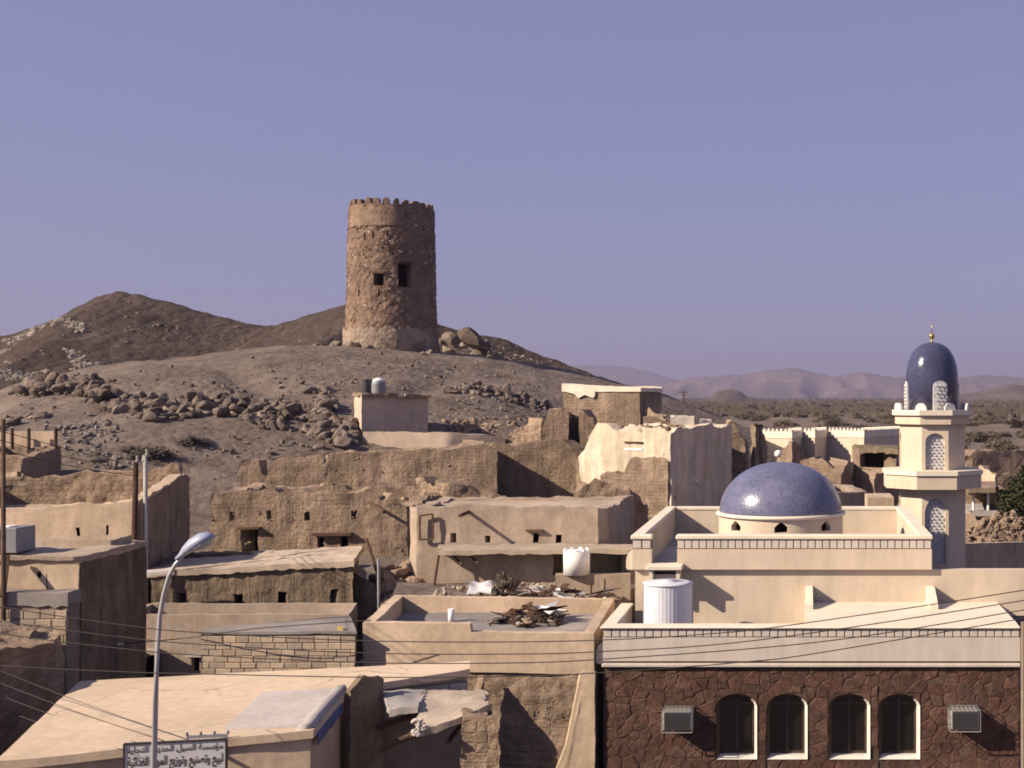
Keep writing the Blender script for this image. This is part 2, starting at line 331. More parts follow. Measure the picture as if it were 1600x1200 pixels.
# ------------------------------------------------------------------ terrain
def sstep(a, b, x):
    t = min(1.0, max(0.0, (x-a)/(b-a))); return t*t*(3-2*t)
def ground_h(x, y, rough=True):
    z = 4.1*sstep(20, 52, y)
    sx = 33.0 if x < -36 else 38.0
    q = ((x+36)/sx)**2+((y-103)/52.0)**2
    d = 9.3*(1-q)
    z += 0.5*(d+math.sqrt(d*d+0.5)) if d > -6 else 0.0
    if rough:
        a = min(1.0, max(0.0, (y-44)/18.0))
        if y < 420:
            z += a*(0.30*fbm((x, y, 3.1), 0.11, 4)+0.13*fbm((x, y, 9.0), 0.6, 5)-0.55*max(0.0, 1-7*abs(noise.noise(Vector((x*0.07+0.02*y, y*0.025, 2.0)))))*min(1.0, max(0.0, (96-y)/25)))
        else:
            z += 1.2*noise.noise(Vector((x*0.004, y*0.004, 0.0)))-0.3
    return z
def ray_ground(px, py, y0=44.0, y1=3000.0):
    y = y0
    while y < y1:
        if ZZ(py, y) < ground_h(XX(px, y), y, False)+0.02: return Vector((XX(px, y), y, ground_h(XX(px, y), y)))
        y += 0.25 if y < 200 else y*0.01
    return None
def axis(lo, flo, fhi, hi, fine, grow):
    a = list(np.arange(flo, fhi, fine)); s = fine; v = a[-1]
    while v < hi: s *= grow; v += s; a.append(min(v, hi))
    s = fine; v = flo; pre = []
    while v > lo: s *= grow; v -= s; pre.append(max(v, lo))
    return pre[::-1]+a
gx = axis(-7500, -75, 25, 7500, 0.55, 1.14); gy = axis(-120, 40, 128, 8600, 0.55, 1.12)
gv = [(x, y, ground_h(x, y)) for y in gy for x in gx]; nx = len(gx)
gf = [(j*nx+i, j*nx+i+1, (j+1)*nx+i+1, (j+1)*nx+i) for j in range(len(gy)-1) for i in range(nx-1)]
me = bpy.data.meshes.new('ground'); me.from_pydata(gv, [], gf); me.polygons.foreach_set('use_smooth', [True]*len(gf))
g = link_mesh('ground', me, M['ground']); g['kind'] = 'structure'

def interp(tab, x):
    if x <= tab[0][0]: return tab[0][1]
    for (a, b), (c, d) in zip(tab, tab[1:]):
        if x <= c: return b+(d-b)*(x-a)/(c-a)
    return tab[-1][1]
from mathutils.bvhtree import BVHTree
BVH = []
def ridge(name, tab, Yr, base, front, back, nu, nv, mat, rough, rf, px0, px1):
    """a long hill: crest height read along its length, falling away to both sides"""
    vs = []; fs = []
    for j in range(nv+1):
        t = -1+2*j/nv
        y = Yr+(t*front if t < 0 else t*back)
        for i in range(nu+1):
            px = px0+(px1-px0)*i/nu
            x = (px-PX)*Yr/F
            zc = ZZ(interp(tab, px), Yr)
            w = (1-abs(t))**1.15
            w = w*(1.0-0.0)+0.0
            gul = fbm((x*0.6, y*1.0, 4.0), rf, 5)*0.6+1.1*(0.5-abs(noise.noise(Vector((x*rf*1.6, y*rf*0.5, 1.0))))*2)*min(1, 2.5*abs(t))
            z = base+(zc-base)*w+rough*gul*(0.25+0.75*min(1, 3*abs(t)))*(1 if abs(t) < 0.97 else 0)+rough*0.28*fbm((x, y, 8.0), rf*7, 4)
            vs.append((x, y, z))
    for j in range(nv):
        for i in range(nu): a = j*(nu+1)+i; fs.append((a, a+1, a+nu+2, a+nu+1))
    BVH.append(BVHTree.FromPolygons(vs, fs))
    me = bpy.data.meshes.new(name); me.from_pydata(vs, [], fs); me.polygons.foreach_set('use_smooth', [True]*len(fs))
    o = link_mesh(name, me, mat); o['kind'] = 'structure'; return o
HB = [(-500, 640), (-250, 585), (-100, 545), (0, 526), (60, 510), (110, 490), (150, 463), (180, 455), (215, 460), (260, 470), (300, 481), (350, 496), (400, 507), (430, 508),
      (470, 498), (520, 481), (545, 473), (590, 462), (640, 485), (690, 508), (720, 518), (780, 528), (830, 549), (880, 567), (930, 586), (1000, 614), (1060, 636), (1110, 653), (1170, 676), (1300, 715), (1500, 730)]
ridge('hill', HB, 175.0, 2.0, 62.0, 90.0, 520, 110, M['brown_hill'], 1.1, 0.055, -500, 1500)
ridge('mountain', [(500, 600), (700, 585), (860, 574), (905, 570), (950, 571), (985, 574), (1030, 585), (1070, 596), (1120, 600), (1300, 604), (1500, 602), (1700, 596), (2200, 600)], 8200.0, -10, 900, 300, 160, 14, M['far'], 26, 0.004, 500, 2200)
ridge('mountain', [(700, 612), (900, 606), (1000, 600), (1060, 593), (1090, 590), (1130, 586), (1180, 583), (1212, 575), (1245, 575), (1270, 582), (1300, 589), (1345, 583), (1390, 588), (1420, 591), (1480, 593), (1530, 586), (1600, 590), (1700, 584), (2000, 600)], 5600.0, -10, 900, 500, 220, 18, M['far'], 32, 0.0045, 700, 2000)
ridge('hill', [(1430, 627), (1475, 622), (1500, 616), (1530, 612), (1556, 606), (1580, 600), (1610, 604), (1660, 598), (1760, 612), (1900, 626)], 1700.0, 2, 160, 200, 70, 14, M['farhill'], 3.0, 0.012, 1420, 1910)
ridge('hill', [(1085, 626), (1112, 620), (1122, 611), (1140, 608), (1155, 611), (1166, 619), (1200, 626)], 1300.0, 2, 60, 90, 40, 12, M['farhill'], 1.2, 0.02, 1085, 1200)

# ------------------------------------------------------------------ walls with openings
def ccw_offset(poly, t, closed=True):
    n = len(poly); out = []
    for i in range(n):
        p = Vector(poly[i]).to_2d()
        def nrm(a, b):
            d = (Vector(b)-Vector(a)).to_2d().normalized(); return Vector((-d.y, d.x))
        ns = []
        if closed or i > 0: ns.append(nrm(poly[i-1], poly[i]))
        if closed or i < n-1: ns.append(nrm(poly[i], poly[(i+1) % n]))
        if len(ns) == 1: out.append(p+ns[0]*t)
        else:
            m = ns[0]+ns[1]
            out.append(p+m*(t/max(0.35, m.dot(ns[0]))))
    return out
def side_s(poly, side, px):
    """where the line of sight through column px meets this side, in metres from its start"""
    a = Vector(poly[side]).to_2d(); b = Vector(poly[(side+1) % len(poly)]).to_2d(); k = (px-PX)/F
    d = b-a; t = (k*a.y-a.x)/(d.x-k*d.y)
    return t*d.length, a.y+d.y*t
def op(poly, side, px0, px1, py0, py1):
    s0, Y0 = side_s(poly, side, px0); s1, Y1 = side_s(poly, side, px1)
    return (side, s0, s1, ZZ(py1, (Y0+Y1)/2), ZZ(py0, (Y0+Y1)/2))
def lines(a, b, step, extra):
    n = max(1, int(round((b-a)/step))); L = [a+(b-a)*i/n for i in range(n+1)]
    ex = [e for e in extra if a+1e-4 < e < b-1e-4]
    L = [v for v in L if v in (L[0], L[-1]) or all(abs(v-e) > step*0.45 for e in ex)]
    return sorted(set(L+ex))
def ring(name, poly, z0, top, t, mat, parent, ops=(), cell=0.2, amp=0.03, freq=1.1, rag=0.0, closed=True, seed=0.0, batter=0.0, smooth=True):
    n = len(poly); inner = ccw_offset(poly, t, closed); sides = n if closed else n-1
    def topz(side, sn):
        if callable(top): return top(side, sn)
        if isinstance(top, (int, float)): return top
        tb = top[side]
        return tb if isinstance(tb, (int, float)) else interp(tb, sn)
    cols = []                                           # outer xy, inner xy, side, s, top
    for i in range(sides):
        a = Vector(poly[i]).to_2d(); b = Vector(poly[(i+1) % n]).to_2d(); ia = inner[i]; ib = inner[(i+1) % n]; L = (b-a).length
        ex = [e for o in ops if o[0] == i for e in (o[1], o[2])]
        if isinstance(top, (list, tuple)) and not isinstance(top[i], (int, float)): ex += [q[0]*L for q in top[i]]
        ls = lines(0, L, cell, ex)
        for s in (ls[:-1] if (closed or i < sides-1) else ls):
            f = s/L; cols.append((a+(b-a)*f, ia+(ib-ia)*f, i, s, topz(i, min(f, 1.0))))
    tops = []
    for c in cols:
        rr = rag*(fbm((c[0].x, c[0].y, seed+5), 1.3, 4)+0.5*noise.noise(Vector((c[0].x*5, c[0].y*5, seed)))) if rag else 0
        tops.append(c[4]+rr)
    zc = min(tops)-cell*0.5
    mx = max([o[4] for o in ops], default=z0)
    zc = max(zc, mx+0.02) if mx < min(tops)-0.02 else min(tops)-0.01
    zl = lines(z0, zc, cell, [e for o in ops for e in (o[3], o[4])])
    K = max(1, int(math.ceil((max(tops)-zc)/cell)))
    nr = len(zl)+K; nc = len(cols); vs = []
    def disp(p):
        q = Vector((p[0], p[1], p[2]+seed*13.7))
        return nvec(q, freq)*(amp*0.75)+nvec(q, freq*3.1)*(amp*0.55)+nvec(q, freq*8.0)*(amp*0.4)
    ctr = Vector((sum(p[0] for p in poly)/n, sum(p[1] for p in poly)/n))
    for which in (0, 1):
        for ci, c in enumerate(cols):
            for j in range(nr):
                z = zl[j] if j < len(zl) else zc+(tops[ci]-zc)*(j-len(zl)+1)/K
                xy = c[which]
                if batter: 
                    d = (c[1]-c[0]).normalized(); xy = xy+d*(batter*(z-z0))*(1 if which == 0 else 0)
                v = Vector((xy.x, xy.y, z)); vs.append(v+disp(v) if amp else v)
    A = lambda w, c, j: (w*nc+(c % nc))*nr+j
    ncell = nc if closed else nc-1
    hole = np.zeros((ncell, nr-1), bool)
    for o in ops:
        for c in range(ncell):
            cs = cols[c]
            if cs[2] != o[0]: continue
            s1 = cols[(c+1) % nc][3] if cols[(c+1) % nc][2] == o[0] else 1e9
            if cs[3] >= o[1]-1e-3 and s1 <= o[2]+1e-3:
                for j in range(len(zl)-1):
                    if zl[j] >= o[3]-1e-3 and zl[j+1] <= o[4]+1e-3: hole[c, j] = True
    fs = []
    for c in range(ncell):
        for j in range(nr-1):
            if not hole[c, j]:
                fs.append((A(0,c,j), A(0,c+1,j), A(0,c+1,j+1), A(0,c,j+1))); fs.append((A(1,c+1,j), A(1,c,j), A(1,c,j+1), A(1,c+1,j+1)))
            else:
                if c > 0 and not hole[c-1, j]: fs.append((A(0,c,j), A(0,c,j+1), A(1,c,j+1), A(1,c,j)))
                if c < ncell-1 and not hole[c+1, j]: fs.append((A(0,c+1,j+1), A(0,c+1,j), A(1,c+1,j), A(1,c+1,j+1)))
                if j == 0 or not hole[c, j-1]: fs.append((A(0,c+1,j), A(0,c,j), A(1,c,j), A(1,c+1,j)))
                if not hole[c, j+1]: fs.append((A(0,c,j+1), A(0,c+1,j+1), A(1,c+1,j+1), A(1,c,j+1)))
        fs.append((A(0,c,nr-1), A(0,c+1,nr-1), A(1,c+1,nr-1), A(1,c,nr-1)))
    if not closed:
        for j in range(nr-1):
            fs.append((A(0,0,j), A(0,0,j+1), A(1,0,j+1), A(1,0,j))); fs.append((A(0,nc-1,j+1), A(0,nc-1,j), A(1,nc-1,j), A(1,nc-1,j+1)))
    me = bpy.data.meshes.new(name); me.from_pydata([tuple(v) for v in vs], [], fs)
    if smooth and amp > 0:
        me.polygons.foreach_set('use_smooth', [True]*len(fs)); me.set_sharp_from_angle(angle=math.radians(38))
    return link_mesh(name, me, mat, parent)
def slab(name, q, z, th, mat, parent, cell=0.3, amp=0.02, freq=1.5, edge=0.0, seed=0.0):
    """four-cornered slab, top surface at z (number or four corner heights), uneven where amp and edge say"""
    zs = z if isinstance(z, (list, tuple)) else [z]*4
    q = [Vector((p[0], p[1], zz)) for p, zz in zip(q, zs)]
    nu = max(2, int(max((q[1]-q[0]).length, (q[2]-q[3]).length)/cell)); nv = max(2, int(max((q[3]-q[0]).length, (q[2]-q[1]).length)/cell))
    vs = []; 
    for w in (0, 1):
        for j in range(nv+1):
            for i in range(nu+1):
                u, v = i/nu, j/nv
                p = (q[0]*(1-u)+q[1]*u)*(1-v)+(q[3]*(1-u)+q[2]*u)*v
                if edge and (i in (0, nu) or j in (0, nv)):
                    e = nvec((p.x, p.y, seed), 1.1)*edge*0.7+nvec((p.x, p.y, seed+7), 9.0)*edge*0.5; p = p+Vector((e.x, e.y, e.z*0.25))
                p = p+Vector((0, 0, amp*fbm((p.x, p.y, seed), freq, 4)))
                if w: p = p-Vector((0, 0, th*(1+0.3*(noise.noise(p*6) if edge else 0))))
                vs.append(tuple(p))
    n1 = (nu+1)*(nv+1); I = lambda w, i, j: w*n1+j*(nu+1)+i; fs = []
    for j in range(nv):
        for i in range(nu):
            fs.append((I(0,i,j), I(0,i+1,j), I(0,i+1,j+1), I(0,i,j+1))); fs.append((I(1,i,j+1), I(1,i+1,j+1), I(1,i+1,j), I(1,i,j)))
    for i in range(nu):
        fs.append((I(0,i+1,0), I(0,i,0), I(1,i,0), I(1,i+1,0))); fs.append((I(0,i,nv), I(0,i+1,nv), I(1,i+1,nv), I(1,i,nv)))
    for j in range(nv):
        fs.append((I(0,0,j), I(0,0,j+1), I(1,0,j+1), I(1,0,j))); fs.append((I(0,nu,j+1), I(0,nu,j), I(1,nu,j), I(1,nu,j+1)))
    me = bpy.data.meshes.new(name); me.from_pydata(vs, [], fs)
    me.polygons.foreach_set('use_smooth', [True]*len(fs)); me.set_sharp_from_angle(angle=math.radians(40))
    return link_mesh(name, me, mat, parent)
def shrink(poly, t): return [tuple(p) for p in ccw_offset(poly, t)]
def house(name, label, cat, poly, z0, top, wallmat, t=0.35, roof_z=None, roofmat='roof', ops=(), cell=0.2, amp=0.02, rag=0.0, freq=1.1, group=None, batter=0.0, seed=0.0, roof_amp=0.04):
    h = thing(name, label, cat, (sum(p[0] for p in poly)/len(poly), sum(p[1] for p in poly)/len(poly), z0), group)
    w = ring('wall', poly, z0, top, t, M[wallmat], h, ops, cell, amp, freq, rag, True, seed, batter)
    r = None
    if roof_z is not None:
        q = shrink(poly, t*0.6)
        r = slab('roof', q, roof_z, 0.2, M[roofmat], h, max(cell, 0.25), roof_amp, 1.2, 0.0, seed)
    return h, w, r

# ------------------------------------------------------------------ the watchtower on the hill
TY = 100.0; TX = XX(612, TY); TZ = ground_h(TX, TY, False)-0.5
def tower():
    t = thing('watchtower', 'round rubble-stone watchtower with ragged battlements on top of the hill', 'tower', (TX, TY, TZ))
    prof = [(TZ-0.6, 3.80), (ZZ(558, TY), 3.70), (ZZ(535, TY), 3.54), (ZZ(512, TY), 3.42), (ZZ(440, TY), 3.33), (ZZ(365, TY), 3.25), (ZZ(312, TY), 3.17)]
    Ztop = ZZ(327, TY); view = math.atan2(-TY, -TX)        # direction from the tower to the eye
    def ang(px):                                           # angle on the wall under column px
        c = (px-611.5)/66.0; return view+math.asin(max(-1, min(1, c)))
    NC = 132; rows = list(np.arange(prof[0][0], Ztop, 0.26)); rows[-1] = Ztop
    ops = [(585.5, 600, 427.5, 446), (620.5, 640, 411, 448), (583, 585.6, 361, 372), (604, 606.8, 359, 370), (602.5, 608, 336.5, 344.5), (564, 566.2, 452, 463), (592.5, 594.5, 452, 463), (571, 573.5, 363, 375)]
    aa = list(np.linspace(view-math.pi, view+math.pi, NC+1)[:-1]); ex = [ang(p) for o in ops for p in o[:2]]
    st = 2*math.pi/NC
    aa = sorted([a for a in aa if all(abs(a-e) > 0.4*st for e in ex)]+ex)
    exz = [ZZ(p, TY-3.2) for o in ops for p in o[2:]]
    rows = sorted([z for z in rows if all(abs(z-e) > 0.1 for e in exz)]+exz); NR = len(rows); NC = len(aa)
    vs = []
    for w in (0, 1):
        for a in aa:
            for z in rows:
                r = interp(prof, z)-(0.75 if w else 0)
                if w == 0:
                    p = Vector((math.cos(a)*r, math.sin(a)*r, z)); n = Vector((math.cos(a), math.sin(a), 0))
                    d = 0.055*fbm(p, 0.9, 3)+0.05*noise.noise(p*3.1)
                    if z < ZZ(515, TY): d += 0.10*noise.noise(p*1.7)
                    if abs(z-ZZ(361, TY)) < 0.14: d -= 0.05
                    r += d
                vs.append((TX+math.cos(a)*r, TY+math.sin(a)*r, z))
    I = lambda w, c, j: (w*NC+c % NC)*NR+j; fs = []
    mid = lambda a, b: (a+b)/2
    def ishole(c, j):
        if j < 0 or j >= NR-1: return False
        c %= NC; a0 = aa[c]; a1 = aa[(c+1) % NC]
        if a1 < a0: return False
        for o in ops:
            if ang(o[0])-1e-4 <= a0 and a1 <= ang(o[1])+1e-4 and ZZ(o[3], TY-3.2)-1e-4 <= rows[j] and rows[j+1] <= ZZ(o[2], TY-3.2)+1e-4: return True
        return False
    for c in range(NC):
        for j in range(NR-1):
            if not ishole(c, j):
                fs.append((I(0,c,j), I(0,c+1,j), I(0,c+1,j+1), I(0,c,j+1))); fs.append((I(1,c+1,j), I(1,c,j), I(1,c,j+1), I(1,c+1,j+1)))
            else:
                if not ishole(c-1, j): fs.append((I(0,c,j), I(0,c,j+1), I(1,c,j+1), I(1,c,j)))
                if not ishole(c+1, j): fs.append((I(0,c+1,j+1), I(0,c+1,j), I(1,c+1,j), I(1,c+1,j+1)))
                if not ishole(c, j-1): fs.append((I(0,c+1,j), I(0,c,j), I(1,c,j), I(1,c+1,j)))
                if not ishole(c, j+1): fs.append((I(0,c,j+1), I(0,c+1,j+1), I(1,c+1,j+1), I(1,c,j+1)))
        fs.append((I(0,c,NR-1), I(0,c+1,NR-1), I(1,c+1,NR-1), I(1,c,NR-1)))
    me = bpy.data.meshes.new('wall'); me.from_pydata(vs, [], fs); link_mesh('wall', me, M['tower'], t)
    # floor under the battlements so that the windows look into a dark room
    MB().lathe([(2.75, ZZ(372, TY)-0.25), (2.75, ZZ(372, TY))], 40, (TX, TY, 0)).build('roof', M['roof'], t)
    MB().lathe([(2.9, ZZ(480, TY)-0.25), (2.9, ZZ(480, TY))], 40, (TX, TY, 0)).build('floor', M['roof'], t)
    # merlons: uneven stubs of masonry
    rt = 2.93
    for k in range(26):
        a = view+2*math.pi*(k+0.5)/26+R.uniform(-0.02, 0.02); w = R.uniform(0.42, 0.58); h = R.uniform(0.36, 0.50)
        off = (a-view+math.pi) % (2*math.pi)-math.pi
        if 0.55 < off < 1.5: h *= 0.8; w *= 1.35
        b = MB(); ca, sa = math.cos(a), math.sin(a)
        def pt(u, d, z): return (TX+ca*(rt+d)-sa*u, TY+sa*(rt+d)+ca*u, Ztop+z)
        pr = [(-w/2, -0.12), (w/2, -0.12), (w/2*R.uniform(.85, 1), h*0.55), (w/2*R.uniform(.5, .8), h*0.9), (R.uniform(-.05, .05), h), (-w/2*R.uniform(.5, .8), h*0.86), (-w/2*R.uniform(.85, 1), h*0.5)]
        n = len(pr); d0, d1 = -0.20, 0.20
        b.add([pt(u, d1, z) for u, z in pr]+[pt(u, d0, z) for u, z in pr], [tuple(range(n)), tuple(range(2*n-1, n-1, -1))]+[(i, n+i, n+(i+1) % n, (i+1) % n) for i in range(n)])
        b.build('merlon', M['tower'], t)
    # masonry: courses of small stones set in the mud face, too small to pick apart singly
    vs = []; fs = []; tn = []; rr = random.Random(3)
    z = prof[0][0]
    while z < Ztop-0.15:
        hgt = rr.uniform(0.12, 0.22); a = rr.uniform(0, 0.2); smooth_band = z > ZZ(361, TY)
        while a < 2*math.pi:
            r = interp(prof, z+hgt/2); w = rr.uniform(0.14, 0.40); da = w/r
            off = ((a+da/2-view+math.pi) % (2*math.pi))-math.pi; px = 611.5+67.5*math.sin(off); py = PY-(z+hgt/2-CZ)*F/(TY-3.2)
            bad = abs(off) < 1.6 and any(o[0]-4 < px < o[1]+4 and o[2]-4 < py < o[3]+4 for o in ops)
            keep = rr.random() < (0.28 if smooth_band and off < 0.35 and 325 < py < 362 else 0.30 if 455 < py < 508 else 0.5)
            if keep and not bad and abs(off) < 2.0:
                pr = rr.uniform(-0.045, 0.035); q0 = a+da*0.06; q1 = a+da*0.94
                zz0 = z+hgt*rr.uniform(0.03, 0.12); zz1 = z+hgt*rr.uniform(0.86, 0.97)
                base = len(vs); 
                for rad, ins in ((r-0.12, 0), (r+pr+0.02, 1)):
                    for aq, zq in ((q0, zz0), (q1, zz0), (q1, zz1), (q0, zz1)):
                        if ins: aq += (0.12 if aq == q0 else -0.12)*da*rr.uniform(.3, 1.3); zq += (0.14 if zq == zz0 else -0.14)*hgt*rr.uniform(.3, 1.3)
                        vs.append((TX+math.cos(aq)*rad, TY+math.sin(aq)*rad, zq))
                fs += [tuple(base+i for i in f) for f in ((4,5,6,7), (0,1,5,4), (1,2,6,5), (2,3,7,6), (3,0,4,7))]
                tv = rr.random()**1.2*0.92
                if py > 508: tv = min(1, tv*0.55+0.48)
                if rr.random() < 0.05: tv = 1.0
                tn += [tv]*5
            a += da
        z += hgt
    me = bpy.data.meshes.new('masonry'); me.from_pydata(vs, [], fs)
    at = me.attributes.new('tint', 'FLOAT', 'FACE'); at.data.foreach_set('value', tn)
    o = link_mesh('masonry', me, M['tower_stone'], t); o['kind'] = 'stuff'
    def arc(a0, a1, n, z, extra): return [(TX+math.cos(a0+(a1-a0)*k/n)*(interp(prof, z)+extra), TY+math.sin(a0+(a1-a0)*k/n)*(interp(prof, z)+extra)) for k in range(n+1)]
    ring('worn_base_render', arc(view-1.75, view+1.2, 30, ZZ(528, TY), 0.10), TZ-0.6, lambda s_, f_: ZZ(516, TY)+0.25*noise.noise(Vector((s_*0.7, f_, 3.0))), 0.3, M['tower_base'], t, (), 0.22, 0.06, 1.2, 0.22, False, 3.0)
    ring('upper_render', arc(view-1.15, view+0.28, 20, ZZ(345, TY), 0.045), ZZ(360, TY), lambda s_, f_: ZZ(331, TY)+0.25*noise.noise(Vector((s_*0.6, f_, 8.0))), 0.2, M['tower_render'], t, (), 0.2, 0.03, 1.2, 0.22, False, 6.0)
    # timber lintel over the doorway high in the wall
    for (p0, p1, py) in ((619, 641, 410), (584.5, 601, 427)):
        a0, a1 = ang(p0), ang(p1); r = interp(prof, ZZ(py, TY-3.2))+0.04
        MB().beam((TX+math.cos(a0)*r, TY+math.sin(a0)*r, ZZ(py, TY-3.2)+0.05), (TX+math.cos(a1)*r, TY+math.sin(a1)*r, ZZ(py, TY-3.2)+0.05), 0.3, 0.14).build('lintel', M['wood'], t)
tower()

# ------------------------------------------------------------------ the mosque
FY = 26.0; BY = 29.06                                   # street front, front of the raised block
def arch(x0, x1, z0, zs, zt, n=5):
    """outline of a pointed-arch opening, counter-clockwise seen from the street, from lower left"""
    xm = (x0+x1)/2; hw = (x1-x0)/2; pts = [(x0, z0), (x1, z0)]
    right = []
    for k in range(n+1):
        a = k/n; right.append((x1-hw*(a**1.55), zs+(zt-zs)*(1-(1-a)**1.9)))
    pts += right; pts += [(2*xm-x, z) for x, z in right[:-1][::-1]]
    return pts
def frame_from(outline, inset, y0, y1, depth):
    """splayed surround: outer outline at y0, inner outline at y1, then the reveal back to depth"""
    n = len(outline); cx = sum(p[0] for p in outline)/n; b = MB()
    off = [tuple(v) for v in ccw_offset(outline, inset)]
    vs = [(x, y0, z) for x, z in outline]+[(x, y1, z) for x, z in off]+[(x, depth, z) for x, z in off]
    fs = []; fd = []
    for i in range(n):
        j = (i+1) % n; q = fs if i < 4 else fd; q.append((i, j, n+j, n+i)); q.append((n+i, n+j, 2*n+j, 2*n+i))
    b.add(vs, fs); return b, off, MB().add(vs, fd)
def clip_poly(poly, a, b, c):
    """keep the side a*x+b*y <= c"""
    out = []
    for i in range(len(poly)):
        p, q = poly[i], poly[(i+1) % len(poly)]; dp = a*p[0]+b*p[1]-c; dq = a*q[0]+b*q[1]-c
        if dp <= 0: out.append(p)
        if (dp < 0 < dq) or (dq < 0 < dp):
            t = dp/(dp-dq); out.append((p[0]+(q[0]-p[0])*t, p[1]+(q[1]-p[1])*t))
    return out
def mosque():
    t = thing('mosque', 'cream domed mosque with dark stone street front and arched windows', 'mosque', (0.2, FY, 0))
    XL, XR = XX(942, FY), XX(1594, FY)
    zt, zd0, zd1, zp, zl = ZZ(979, FY), ZZ(983, FY), ZZ(996, FY), ZZ(1033, FY), ZZ(1042, FY)
    wins = [(1119, 1183), (1198, 1262), (1295, 1360), (1373, 1438)]
    wb, ws, wt = ZZ(1187, FY), ZZ(1103, FY), ZZ(1085, FY)
    # street wall behind the facing stones
    y0 = FY+0.05; W = MB()
    xs = [XL+0.02]+[XX(p, FY) for w in wins for p in w]+[XR]
    for i in range(0, len(xs), 2): W.box(xs[i], xs[i+1], y0, y0+0.35, -0.4, zl-0.004)
    for a, b in wins:
        x0, x1 = XX(a, FY), XX(b, FY)
        W.box(x0, x1, y0, y0+0.35, -0.4, wb)
        ar = arch(x0, x1, wb, ws, wt)[1:]                # right foot .. left foot of the arch
        pts = [p for p in ar if p[1] >= ws-1e-6]
        n = len(pts); base = len(W.v)
        vs = []; fs = []
        for yy in (y0, y0+0.35):
            for p in pts: vs.append((p[0], yy, p[1]))
            for p in pts: vs.append((p[0], yy, zl-0.004))
        for i in range(n-1):
            fs.append((i, i+1, n+i+1, n+i)); fs.append((2*n+i+1, 2*n+i, 3*n+i, 3*n+i+1)); fs.append((i, 2*n+i, 2*n+i+1, i+1))
        W.add(vs, fs)
    W.box(XL+0.02, XL+0.37, y0+0.35, BY+7.4, -0.4, zl-0.004)
    W.box(XR-0.35, XR, y0+0.35, BY+7.4, -0.4, zl-0.004)
    wall = W.build('street_wall', M['stone_mortar'], t)
    # facing stones, one by one
    rr = random.Random(11); zlo = ZZ(1204, FY); pts = []
    nxs = 38; nzs = 9; sx = (XR-XL)/nxs; sz = (zl-zlo)/nzs
    while len(pts) < 345:
        r = 0.5 if rr.random() < 0.35 else 1.0; best = None
        for _ in range(14):
            c = (rr.uniform(XL+0.05, XR-0.03), rr.uniform(zlo, zl))
            d = min([((c[0]-q[0])*0.8)**2+((c[1]-q[1])*1.2)**2 for q in pts], default=9)*(r if r < 1 else 1)
            if r < 1 and d < 0.006: continue
            if best is None or d > best[0]: best = (d, c)
            if r < 1: break
        if best: pts.append(best[1])
    hx = [(XX(a, FY), XX(b, FY)) for a, b in wins]
    for i, p in enumerate(pts):
        inside = any(a-0.02 < p[0] < b+0.02 and wb-0.02 < p[1] < wt+0.03 for a, b in hx)
        if inside: continue
        cell = [(XL+0.005, zlo), (XR-0.005, zlo), (XR-0.005, zl-0.006), (XL+0.005, zl-0.006)]
        for k, q in enumerate(pts):
            if k == i or abs(q[0]-p[0]) > 1.2 or abs(q[1]-p[1]) > 1.0: continue
            ins = any(a-0.02 < q[0] < b+0.02 and wb-0.02 < q[1] < wt+0.03 for a, b in hx)
            if ins: continue
            a, b = q[0]-p[0], q[1]-p[1]
            cell = clip_poly(cell, a, b, a*(p[0]+q[0])/2+b*(p[1]+q[1])/2)
            if len(cell) < 3: break
        for a, b in hx:                                  # cut back to the window surround
            if len(cell) < 3: break
            if p[1] > wt: 
                if a-0.4 < p[0] < b+0.4: cell = clip_poly(cell, 0, -1, -(wt+0.01)) if a < p[0] < b else cell
            if p[0] < a and any(q[0] > a and q[1] < wt and q[1] > wb for q in cell): cell = clip_poly(cell, 1, 0, a-0.005)
            elif p[0] > b and any(q[0] < b and q[1] < wt and q[1] > wb for q in cell): cell = clip_poly(cell, -1, 0, -(b+0.005))
            elif p[1] < wb and any(a < q[0] < b and q[1] > wb for q in cell): cell = clip_poly(cell, 0, 1, wb-0.012)
        if len(cell) < 3: continue
        ar = abs(sum(cell[k][0]*cell[(k+1) % len(cell)][1]-cell[(k+1) % len(cell)][0]*cell[k][1] for k in range(len(cell))))/2
        if ar < 0.004: continue
        cx = sum(q[0] for q in cell)/len(cell); cz = sum(q[1] for q in cell)/len(cell)
        def sc(f, jit=0): return [(cx+(q[0]-cx)*f+rr.uniform(-jit, jit), cz+(q[1]-cz)*f+rr.uniform(-jit, jit)) for q in cell]
        o0, o1 = sc(0.985, 0.006), sc(0.80, 0.022); dy = rr.uniform(0.0, 0.022); n = len(cell)
        b = MB(); b.add([(x, y0+0.02, z) for x, z in o0]+[(x, y0-0.004-dy*0.3, z) for x, z in o0]+[(x, y0-0.010-dy*0.6+rr.uniform(-.006, .006), z) for x, z in o1],
                        [tuple(range(2*n, 3*n))]+[(i2, (i2+1) % n, n+(i2+1) % n, n+i2) for i2 in range(n)]+[(n+i2, n+(i2+1) % n, 2*n+(i2+1) % n, 2*n+i2) for i2 in range(n)])
        b.build('stone', M['facing_stone'], wall)
    for a, b in hx:                                      # stones filling the corners above each arch
        ar = [p for p in arch(a, b, wb, ws, wt) if p[1] >= ws-1e-6]; n2 = len(ar)//2
        for pts_ in ([(b-0.004, ws)]+ar[1:n2]+[(ar[n2][0]+0.03, wt+0.006), (b-0.004, wt+0.006)], [(a+0.004, ws), (a+0.004, wt+0.006), (ar[n2][0]-0.03, wt+0.006)]+ar[n2+1:-1]):
            MB().prism_y([(x, z+0.004) for x, z in pts_], y0-0.022, y0+0.02).build('stone', M['facing_stone'], wall)
